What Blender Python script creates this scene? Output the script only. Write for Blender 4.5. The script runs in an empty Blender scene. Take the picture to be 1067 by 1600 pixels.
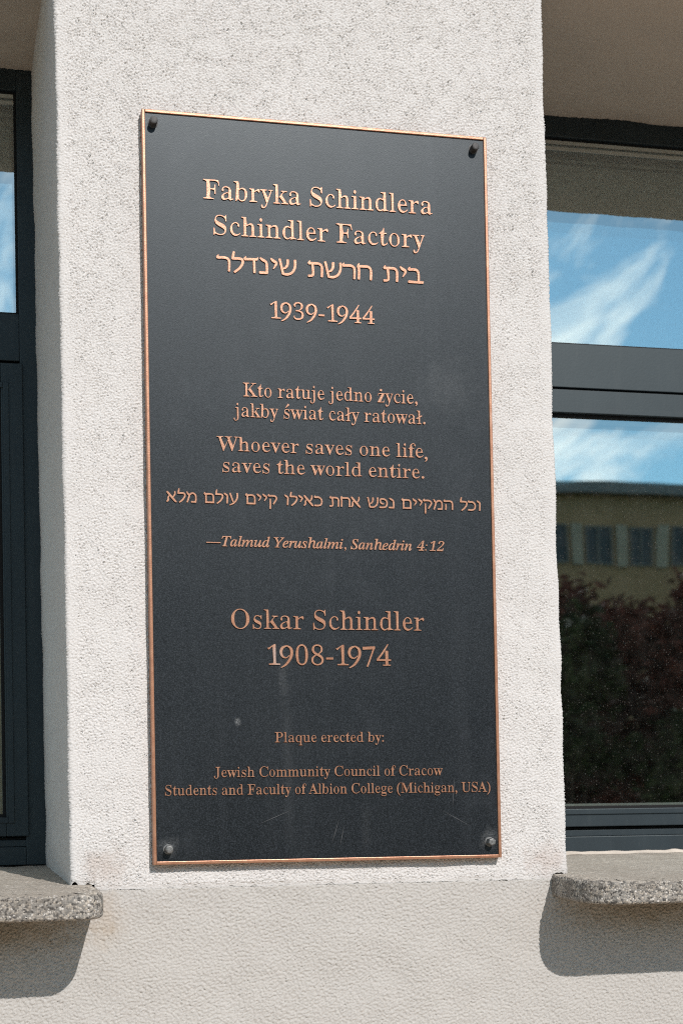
import bpy, bmesh, math, random
import numpy as np
from mathutils import Vector, Matrix, geometry

# ------------------------------------------------------------------ camera, sky, sun, exposure
scene = bpy.context.scene
COL = scene.collection
CLOUD = 3.1                                 # which stretch of the cloud field drifts over the yard
Z0 = 1.55                                   # plaque's lower edge above the ground
SUN = Vector((.23, -1.0, .73)).normalized() # towards the sun

cam_d = bpy.data.cameras.new('camera')
cam = bpy.data.objects.new('camera', cam_d); COL.objects.link(cam)
fwd = Vector((0.24064688, 0.97022497, 0.02743312)); rgt = Vector((0.9705408, -0.24018883, -0.01897048)); upv = Vector((0.0118165, -0.03119015, 0.99944362))
cam.matrix_world = Matrix(((rgt.x, upv.x, -fwd.x, 0.0), (rgt.y, upv.y, -fwd.y, -2.43207698), (rgt.z, upv.z, -fwd.z, Z0 + .02585), (0, 0, 0, 1)))
cam_d.sensor_fit = 'VERTICAL'; cam_d.sensor_height = 36.0; cam_d.lens = 2700 / 1600 * 36
cam_d.shift_x = 0.0; cam_d.shift_y = 443.18 / 1600
cam_d.dof.use_dof = True; cam_d.dof.focus_distance = 2.51; cam_d.dof.aperture_fstop = 8.5
cam_d.clip_start = .05; cam_d.clip_end = 2000
scene.camera = cam

world = bpy.data.worlds.new('World'); scene.world = world; world.use_nodes = True
wt = world.node_tree; wt.nodes.clear()
def N(t, typ, **kw):
    n = t.nodes.new(typ)
    for k, v in kw.items():
        if k in ('inp',):
            for a, b in v.items(): n.inputs[a].default_value = b
        else: setattr(n, k, v)
    return n
sky = N(wt, 'ShaderNodeTexSky', sky_type='NISHITA', sun_disc=False)
sky.sun_elevation = math.asin(SUN.z); sky.sun_rotation = math.atan2(SUN.x, SUN.y)
sky.air_density = 1.0; sky.dust_density = .25; sky.ozone_density = 2.5
tc = N(wt, 'ShaderNodeTexCoord')
# streaky cloud: noise stretched along a slanting wind direction
def wdot(v):
    n = N(wt, 'ShaderNodeVectorMath', operation='DOT_PRODUCT'); wt.links.new(tc.outputs['Generated'], n.inputs[0]); n.inputs[1].default_value = v; return n.outputs['Value']
mp = N(wt, 'ShaderNodeCombineXYZ'); mo = N(wt, 'ShaderNodeVectorMath', operation='ADD'); mo.inputs[1].default_value = (0, 0, CLOUD)
for ax, v in (('X', (10 * .70, 10 * .28, 10 * .66)), ('Y', (-21 * .60, -21 * .24, 21 * .75)), ('Z', (2.6, -6.3, 1.5))): wt.links.new(wdot(v), mp.inputs[ax])
n1 = N(wt, 'ShaderNodeTexNoise', inp={'Scale': 1.0, 'Detail': 8.0, 'Roughness': .56, 'Distortion': .55})
cr = N(wt, 'ShaderNodeValToRGB'); cr.color_ramp.elements[0].position = .50; cr.color_ramp.elements[1].position = .68
mixc = N(wt, 'ShaderNodeMixRGB'); mixc.inputs['Color2'].default_value = (13.5, 13.4, 13.2, 1)
bg = N(wt, 'ShaderNodeBackground'); bg.inputs['Strength'].default_value = .115
wo = N(wt, 'ShaderNodeOutputWorld')
L = wt.links.new
L(mp.outputs['Vector'], mo.inputs[0]); L(mo.outputs[0], n1.inputs['Vector']); L(n1.outputs['Fac'], cr.inputs['Fac'])
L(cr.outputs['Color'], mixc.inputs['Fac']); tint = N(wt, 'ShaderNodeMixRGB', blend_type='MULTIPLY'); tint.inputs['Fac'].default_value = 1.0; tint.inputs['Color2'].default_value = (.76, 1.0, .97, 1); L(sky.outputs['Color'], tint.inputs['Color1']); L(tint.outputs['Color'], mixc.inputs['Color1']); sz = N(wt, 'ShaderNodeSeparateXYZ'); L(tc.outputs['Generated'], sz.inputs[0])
warm_fill = N(wt, 'ShaderNodeMapRange', inp={'From Min': .40, 'From Max': .70, 'To Min': 0.0, 'To Max': .75}); L(sz.outputs['Z'], warm_fill.inputs['Value'])   # warm grey added overhead, unseen, to take the blue out of the shade
mixv = N(wt, 'ShaderNodeMixRGB'); mixv.inputs['Color2'].default_value = (2.9, 2.65, 2.35, 1); L(warm_fill.outputs[0], mixv.inputs['Fac']); L(mixc.outputs['Color'], mixv.inputs['Color1'])
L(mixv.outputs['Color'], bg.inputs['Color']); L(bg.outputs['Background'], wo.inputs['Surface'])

sun_d = bpy.data.lights.new('sun', 'SUN'); sun_d.energy = 3.7; sun_d.angle = math.radians(.5); sun_d.color = (1.0, .935, .885)
sun = bpy.data.objects.new('sun', sun_d); COL.objects.link(sun); sun.location = (2, -10, 9)
sun.rotation_euler = SUN.to_track_quat('Z', 'Y').to_euler()

scene.view_settings.view_transform = 'Standard'; scene.view_settings.look = 'None'
scene.view_settings.exposure = 0.0; scene.view_settings.gamma = 1.0
scene.render.engine = 'CYCLES'
scene.cycles.pixel_filter_type = 'BLACKMAN_HARRIS'; scene.cycles.filter_width = 1.05
scene.cycles.use_denoising = False; scene.cycles.use_adaptive_sampling = False; scene.cycles.sample_clamp_indirect = 4.0; scene.cycles.max_bounces = 10; scene.cycles.transparent_max_bounces = 16

rng = np.random.default_rng(7)
random.seed(7)

# ------------------------------------------------------------------ materials
def mat(name):
    m = bpy.data.materials.new(name); m.use_nodes = True; t = m.node_tree
    b = t.nodes['Principled BSDF']
    return m, t, b
def objco(t): return N(t, 'ShaderNodeTexCoord').outputs['Object']
def noise(t, co, scale, detail=4, rough=.55, dist=0):
    n = N(t, 'ShaderNodeTexNoise', inp={'Scale': scale, 'Detail': detail, 'Roughness': rough, 'Distortion': dist}); t.links.new(co, n.inputs['Vector']); return n.outputs['Fac']
def ramp(t, fac, stops):
    r = N(t, 'ShaderNodeValToRGB'); e = r.color_ramp.elements
    while len(e) < len(stops): e.new(.5)
    for q, (p, c) in zip(e, stops): q.position = p; q.color = (*c, 1) if len(c) == 3 else c
    t.links.new(fac, r.inputs['Fac']); return r.outputs['Color']
def mix(t, fac, a, b, blend='MIX'):
    m = N(t, 'ShaderNodeMixRGB', blend_type=blend)
    for s, v in ((m.inputs['Fac'], fac), (m.inputs['Color1'], a), (m.inputs['Color2'], b)):
        if isinstance(v, (int, float)): s.default_value = v
        elif isinstance(v, tuple): s.default_value = (*v, 1)
        else: t.links.new(v, s)
    return m.outputs['Color']
def bump(t, b, h, strength, dist):
    n = N(t, 'ShaderNodeBump', inp={'Strength': strength, 'Distance': dist}); t.links.new(h, n.inputs['Height']); t.links.new(n.outputs['Normal'], b.inputs['Normal'])
def gray(v): return (v, v, v)
def spot(t, co, centre, rad, soft):
    """1 inside a ragged patch round a point, 0 outside"""
    s = N(t, 'ShaderNodeVectorMath', operation='SUBTRACT'); t.links.new(co, s.inputs[0]); s.inputs[1].default_value = centre
    sc = N(t, 'ShaderNodeVectorMath', operation='MULTIPLY'); t.links.new(s.outputs[0], sc.inputs[0]); sc.inputs[1].default_value = (1 / rad[0], 1, 1 / rad[1])
    l = N(t, 'ShaderNodeVectorMath', operation='LENGTH'); t.links.new(sc.outputs[0], l.inputs[0])
    a = N(t, 'ShaderNodeMath', operation='ADD'); t.links.new(l.outputs['Value'], a.inputs[0])
    nz = N(t, 'ShaderNodeMath', operation='MULTIPLY_ADD'); t.links.new(noise(t, co, 60, 5), nz.inputs[0]); nz.inputs[1].default_value = 1.6; nz.inputs[2].default_value = -.8
    t.links.new(nz.outputs[0], a.inputs[1])
    return ramp(t, a.outputs[0], [(max(0, 1 - soft), gray(1)), (1.0, gray(0))])

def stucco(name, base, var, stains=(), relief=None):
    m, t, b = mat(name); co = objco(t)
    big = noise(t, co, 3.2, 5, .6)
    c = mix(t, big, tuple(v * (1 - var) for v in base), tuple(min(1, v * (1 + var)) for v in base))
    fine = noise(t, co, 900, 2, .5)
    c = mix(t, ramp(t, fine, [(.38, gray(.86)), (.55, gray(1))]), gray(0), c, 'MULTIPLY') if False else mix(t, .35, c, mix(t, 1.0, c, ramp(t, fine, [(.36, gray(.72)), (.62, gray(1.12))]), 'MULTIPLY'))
    for centre, rad, col, amt in stains:
        s = spot(t, co, centre, rad, .8)
        f = N(t, 'ShaderNodeMath', operation='MULTIPLY'); t.links.new(s, f.inputs[0]); f.inputs[1].default_value = amt
        c = mix(t, f.outputs[0], c, col)
    t.links.new(c, b.inputs['Base Color']); b.inputs['Roughness'].default_value = .92; b.inputs['Specular IOR Level'].default_value = .15
    if relief: bump(t, b, noise(t, co, 210, 5, .7), .9, relief)
    else: bump(t, b, noise(t, co, 520, 4, .6), .35, .001)
    return m
M = {}
M['stucco'] = stucco('rough_stucco', (.645, .635, .626), .06,
                     [((.262, .0, Z0 - .002), (.045, .035), (.42, .34, .29), .42), ((.925, .0, Z0 - .004), (.045, .032), (.46, .38, .34), .45)])
M['render'] = stucco('smooth_render', (.498, .484, .462), .06,
                     [((.262, .0, Z0 - .075), (.030, .05), (.42, .34, .25), .32), ((1.08, .0, Z0 - .082), (.17, .034), (.33, .26, .18), .6), ((.10, .0, Z0 - .088), (.16, .036), (.33, .26, .18), .6)])
M['stucco_above'] = stucco('rough_stucco_above', (.645, .635, .626), .06, (), .004)
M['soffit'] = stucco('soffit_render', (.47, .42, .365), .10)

def make_sill_mat():
    m, t, b = mat('washed_aggregate'); co = objco(t)
    v = N(t, 'ShaderNodeTexVoronoi', inp={'Scale': 380.0, 'Randomness': 1.0}); t.links.new(co, v.inputs['Vector'])
    sep = N(t, 'ShaderNodeSeparateColor'); t.links.new(v.outputs['Color'], sep.inputs[0])
    c = ramp(t, sep.outputs[0], [(0, (.045, .045, .045)), (.16, (.09, .088, .085)), (.32, (.25, .245, .23)), (.58, (.36, .34, .31)), (.80, (.50, .45, .38)), (.93, (.60, .57, .52)), (1, (.72, .7, .67))])
    c = mix(t, ramp(t, v.outputs['Distance'], [(.35, gray(0)), (.75, gray(.6))]), c, (.2, .19, .175))
    dirt = noise(t, co, 16, 6, .65)
    c = mix(t, ramp(t, dirt, [(.42, gray(0)), (.72, gray(.72))]), c, (.13, .115, .10))
    # weathered top: fines, warmer and paler
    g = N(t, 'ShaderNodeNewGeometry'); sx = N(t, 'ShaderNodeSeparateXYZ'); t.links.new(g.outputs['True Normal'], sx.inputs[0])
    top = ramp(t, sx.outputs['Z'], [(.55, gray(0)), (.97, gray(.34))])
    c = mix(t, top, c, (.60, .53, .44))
    t.links.new(c, b.inputs['Base Color']); b.inputs['Roughness'].default_value = .85; b.inputs['Specular IOR Level'].default_value = .25
    a = N(t, 'ShaderNodeMath', operation='MULTIPLY_ADD'); t.links.new(v.outputs['Distance'], a.inputs[0]); a.inputs[1].default_value = -.7
    t.links.new(noise(t, co, 240, 5, .7), a.inputs[2]); bump(t, b, a.outputs[0], .65, .0015)
    return m
M['sill'] = make_sill_mat()

def make_panel_mat():
    m, t, b = mat('black_bronze_ground'); co = objco(t)
    gr = noise(t, co, 560, 3, .7)
    c = ramp(t, gr, [(.36, (.001, .0015, .002)), (.52, (.006, .008, .011)), (.68, (.026, .031, .038))])
    # pale weathering: vertical runs and blotches
    mp = N(t, 'ShaderNodeMapping'); t.links.new(co, mp.inputs['Vector']); mp.inputs['Scale'].default_value = (26, 1, 1.6)
    runs = noise(t, mp.outputs['Vector'], 1.0, 6, .62)
    c = mix(t, ramp(t, runs, [(.50, gray(0)), (.80, gray(.08))]), c, (.11, .12, .135))
    c = mix(t, ramp(t, noise(t, co, 7, 7, .65), [(.55, gray(0)), (.80, gray(.18))]), c, (.09, .10, .115))
    for centre, rad, amt in (((.520, 0, .275 + Z0), (.010, .05), .16), ((.525, 0, .15 + Z0), (.012, .14), .08), ((.640, 0, .055 + Z0), (.010, .05), .10),
                             ((.775, 0, .70 + Z0), (.055, .05), .16), ((.452, 0, .203 + Z0), (.006, .007), .9),
                             ((.350, 0, .026 + Z0), (.018, .018), .45), ((.828, 0, .028 + Z0), (.018, .018), .45)):
        s = spot(t, co, centre, rad, .95)
        f = N(t, 'ShaderNodeMath', operation='MULTIPLY'); t.links.new(s, f.inputs[0]); f.inputs[1].default_value = amt
        sp = N(t, 'ShaderNodeMath', operation='MULTIPLY'); t.links.new(f.outputs[0], sp.inputs[0]); t.links.new(ramp(t, noise(t, co, 420, 4, .7), [(.42, gray(.15)), (.62, gray(1))]), sp.inputs[1])
        c = mix(t, sp.outputs[0], c, (.22, .23, .235))
    t.links.new(c, b.inputs['Base Color'])
    rb = mix(t, .5, ramp(t, noise(t, co, 5, 5, .6), [(.3, gray(.32)), (.7, gray(.41))]), ramp(t, gr, [(.35, gray(.30)), (.65, gray(.46))]))
    t.links.new(rb, b.inputs['Roughness'])
    b.inputs['Specular IOR Level'].default_value = .42; b.inputs['Specular Tint'].default_value = (.84, .94, 1.0, 1)
    bump(t, b, noise(t, co, 1000, 3, .65), .16, .0007)
    return m
M['panel'] = make_panel_mat()

def make_copper():
    m, t, b = mat('weathered_copper'); co = objco(t)
    c = ramp(t, noise(t, co, 60, 6, .65), [(.3, (.33, .145, .080)), (.55, (.42, .205, .118)), (.75, (.50, .28, .18))])
    c = mix(t, ramp(t, noise(t, co, 9, 5, .7), [(.60, gray(0)), (.85, gray(.5))]), c, (.50, .42, .38))
    s = spot(t, co, (.512, 0, .298 + Z0), (.010, .035), .7); f = N(t, 'ShaderNodeMath', operation='MULTIPLY'); t.links.new(s, f.inputs[0]); f.inputs[1].default_value = .45; s = f.outputs[0]
    c = mix(t, s, c, (.50, .46, .44))
    t.links.new(c, b.inputs['Base Color']); b.inputs['Metallic'].default_value = .45; b.inputs['Roughness'].default_value = .37; b.inputs['Specular IOR Level'].default_value = 1.0
    bump(t, b, noise(t, co, 500, 3, .6), .2, .0008)
    return m
M['copper'] = make_copper()

def make_bolt(name, base, metal, rough):
    m, t, b = mat(name); co = objco(t)
    c = ramp(t, noise(t, co, 300, 4, .6), [(.35, tuple(v * .6 for v in base)), (.65, tuple(v * 1.25 for v in base))])
    t.links.new(c, b.inputs['Base Color']); b.inputs['Metallic'].default_value = metal; b.inputs['Roughness'].default_value = rough
    bump(t, b, noise(t, co, 600, 3), .4, .0006)
    return m
M['bolt_dark'] = make_bolt('blackened_bolt', (.05, .05, .052), .0, .55)
M['bolt_grey'] = make_bolt('worn_steel_bolt', (.17, .175, .175), .35, .5)

def make_paint():
    m, t, b = mat('anthracite_paint'); co = objco(t)
    c = ramp(t, noise(t, co, 14, 6, .6), [(.3, (.008, .014, .020)), (.7, (.013, .021, .028))])
    mp = N(t, 'ShaderNodeMapping'); t.links.new(co, mp.inputs['Vector']); mp.inputs['Scale'].default_value = (60, 1, 8)
    c = mix(t, ramp(t, noise(t, mp.outputs['Vector'], 1.0, 5, .6), [(.55, gray(0)), (.8, gray(.10))]), c, (.10, .108, .112))
    t.links.new(c, b.inputs['Base Color']); b.inputs['Roughness'].default_value = .47; b.inputs['Specular IOR Level'].default_value = .62; b.inputs['Specular Tint'].default_value = (.84, .97, 1.0, 1)
    bump(t, b, noise(t, co, 260, 3), .12, .0006)
    return m
M['paint'] = make_paint()
def plain(name, col, rough=.8, spec=.3, var=.15, sc=8):
    m, t, b = mat(name); co = objco(t)
    t.links.new(ramp(t, noise(t, co, sc, 6, .6), [(.3, tuple(v * (1 - var) for v in col)), (.7, tuple(v * (1 + var) for v in col))]), b.inputs['Base Color'])
    b.inputs['Roughness'].default_value = rough; b.inputs['Specular IOR Level'].default_value = spec
    return m
M['rubber'] = plain('black_gasket', (.008, .008, .009), .7, .3)
M['bead'] = plain('grey_glazing_bead', (.42, .42, .39), .5, .4)
M['mortar'] = plain('pale_sealant', (.55, .50, .44), .9, .2, .12, 40)
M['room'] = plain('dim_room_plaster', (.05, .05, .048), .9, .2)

def make_glass(name, fac, dust):
    m = bpy.data.materials.new(name); m.use_nodes = True; t = m.node_tree; t.nodes.clear()
    out = N(t, 'ShaderNodeOutputMaterial'); g = N(t, 'ShaderNodeBsdfGlossy', inp={'Roughness': 0.0, 'Color': (.82, .955, 1.0, 1)})
    tr = N(t, 'ShaderNodeBsdfTransparent', inp={'Color': (.80, .86, .84, 1)})
    lw = N(t, 'ShaderNodeLayerWeight', inp={'Blend': .25}); mr = N(t, 'ShaderNodeMapRange', inp={'To Min': fac, 'To Max': 1.0}); t.links.new(lw.outputs['Fresnel'], mr.inputs['Value'])
    mx = N(t, 'ShaderNodeMixShader'); t.links.new(mr.outputs[0], mx.inputs[0]); t.links.new(tr.outputs[0], mx.inputs[1]); t.links.new(g.outputs[0], mx.inputs[2])
    co = objco(t)
    # slow waves of float glass
    bp = N(t, 'ShaderNodeBump', inp={'Strength': .02, 'Distance': .01}); t.links.new(noise(t, co, 5, 1), bp.inputs['Height']); t.links.new(bp.outputs['Normal'], g.inputs['Normal'])
    last = mx.outputs[0]
    if dust:
        d = N(t, 'ShaderNodeBsdfDiffuse', inp={'Color': (.55, .53, .48, 1)})
        v = N(t, 'ShaderNodeTexVoronoi', inp={'Scale': 240.0}); t.links.new(co, v.inputs['Vector'])
        dots = ramp(t, v.outputs['Distance'], [(.12, gray(1)), (.26, gray(0))])
        sc = N(t, 'ShaderNodeSeparateColor'); t.links.new(v.outputs['Color'], sc.inputs[0])
        pick = ramp(t, sc.outputs[0], [(.5, gray(0)), (1.0, gray(.14))])
        f1 = N(t, 'ShaderNodeMath', operation='MULTIPLY'); t.links.new(dots, f1.inputs[0]); t.links.new(pick, f1.inputs[1])
        film = ramp(t, noise(t, co, 30, 6, .7), [(.4, gray(.003)), (.75, gray(.018))])
        f2 = N(t, 'ShaderNodeMath', operation='ADD'); t.links.new(f1.outputs[0], f2.inputs[0]); t.links.new(film, f2.inputs[1])
        m2 = N(t, 'ShaderNodeMixShader'); t.links.new(f2.outputs[0], m2.inputs[0]); t.links.new(last, m2.inputs[1]); t.links.new(d.outputs[0], m2.inputs[2]); last = m2.outputs[0]
    t.links.new(last, out.inputs['Surface'])
    return m
M['glass_out'] = make_glass('window_glass', .44, True)
M['glass_in'] = make_glass('inner_window_glass', .60, False)

M['facade'] = plain('ochre_facade', (.42, .265, .145), .9, .2, .10, .6)
M['pilaster'] = plain('pale_facade_strip', (.40, .34, .26), .9, .2, .08, 1)
M['roofing'] = plain('grey_roof_metal', (.20, .205, .205), .5, .4)
M['farglass'] = plain('far_window_glass', (.03, .04, .045), .3, .4)
M['farframe'] = plain('far_window_frame', (.20, .19, .17), .6, .3)
M['bark'] = plain('shrub_bark', (.10, .075, .055), .9, .2, .3, 30)
def leafmat(name, a, b_):
    m, t, b = mat(name); co = objco(t)
    t.links.new(ramp(t, noise(t, co, 3.5, 5, .6), [(.35, a), (.65, b_)]), b.inputs['Base Color'])
    b.inputs['Roughness'].default_value = .7; b.inputs['Specular IOR Level'].default_value = .12
    return m
M['leaf_red'] = leafmat('dark_red_leaves', (.06, .022, .015), (.17, .055, .038))
M['leaf_green'] = leafmat('green_leaves', (.016, .028, .010), (.045, .06, .018))
M['grass'] = plain('lawn_grass', (.05, .075, .025), .9, .15, .4, 12)
M['paving'] = plain('concrete_paving', (.50, .40, .31), .9, .2, .12, 5)

# ------------------------------------------------------------------ helpers
def link_mesh(name, me, m, parent=None):
    o = bpy.data.objects.new(name, me); COL.objects.link(o)
    if m is not None: me.materials.append(m)
    if parent is not None:
        o.parent = parent
        o.matrix_parent_inverse = parent.matrix_basis.inverted()
    return o
def empty(name, loc, label, cat, group=None):
    o = bpy.data.objects.new(name, None); COL.objects.link(o); o.location = loc; o.empty_display_size = .1
    o['label'] = label; o['category'] = cat
    if group: o['group'] = group
    return o
def structure(o): o['kind'] = 'structure'; return o
class MB:
    def __init__(s): s.v = []; s.f = []
    def box(s, x0, x1, y0, y1, z0, z1):
        b = len(s.v)
        s.v += [(x, y, z) for z in (z0, z1) for y in (y0, y1) for x in (x0, x1)]
        s.f += [tuple(b + i for i in q) for q in ((0, 1, 5, 4), (1, 3, 7, 5), (3, 2, 6, 7), (2, 0, 4, 6), (4, 5, 7, 6), (2, 3, 1, 0))]
    def quad(s, *p):
        b = len(s.v); s.v += list(p); s.f.append(tuple(range(b, b + len(p))))
    def build(s, name, m, parent=None, bevel=0, seg=2):
        me = bpy.data.meshes.new(name); me.from_pydata(s.v, [], s.f); me.update()
        if bevel:
            bm = bmesh.new(); bm.from_mesh(me); bmesh.ops.bevel(bm, geom=bm.edges[:], offset=bevel, segments=seg, affect='EDGES', profile=.5); bm.to_mesh(me); bm.free()
        return link_mesh(name, me, m, parent)
def grid_mesh(name, P, m, parent=None, smooth=True):
    """P: rows x cols x 3 array of points -> one quad sheet"""
    r, c = P.shape[:2]
    me = bpy.data.meshes.new(name)
    me.vertices.add(r * c); me.vertices.foreach_set('co', P.reshape(-1).astype(np.float32))
    i = np.arange(r * c).reshape(r, c)
    q = np.stack([i[:-1, :-1], i[:-1, 1:], i[1:, 1:], i[1:, :-1]], -1).reshape(-1, 4)
    n = len(q)
    me.loops.add(n * 4); me.loops.foreach_set('vertex_index', q.reshape(-1).astype(np.int32))
    me.polygons.add(n); me.polygons.foreach_set('loop_start', np.arange(0, n * 4, 4, dtype=np.int32)); me.polygons.foreach_set('loop_total', np.full(n, 4, np.int32))
    if smooth: me.polygons.foreach_set('use_smooth', np.ones(n, bool))
    me.update(calc_edges=True); me.validate()
    return link_mesh(name, me, m, parent)
def bandnoise(r, c, step, lam, width=.45, aniso=1.0, ang=0.0, seed=0):
    """random field whose grain is about lam metres, unit variance"""
    g = np.random.default_rng(seed); w = np.fft.rfft2(g.standard_normal((r, c)))
    fy = np.fft.fftfreq(r, step)[:, None]; fx = np.fft.rfftfreq(c, step)[None, :]
    u = fx * math.cos(ang) + fy * math.sin(ang); v = -fx * math.sin(ang) + fy * math.cos(ang)
    k = np.sqrt((u * aniso) ** 2 + v ** 2) + 1e-9
    w *= np.exp(-.5 * (np.log(k * lam) / width) ** 2)
    h = np.fft.irfft2(w, (r, c)); return h / h.std()

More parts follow.
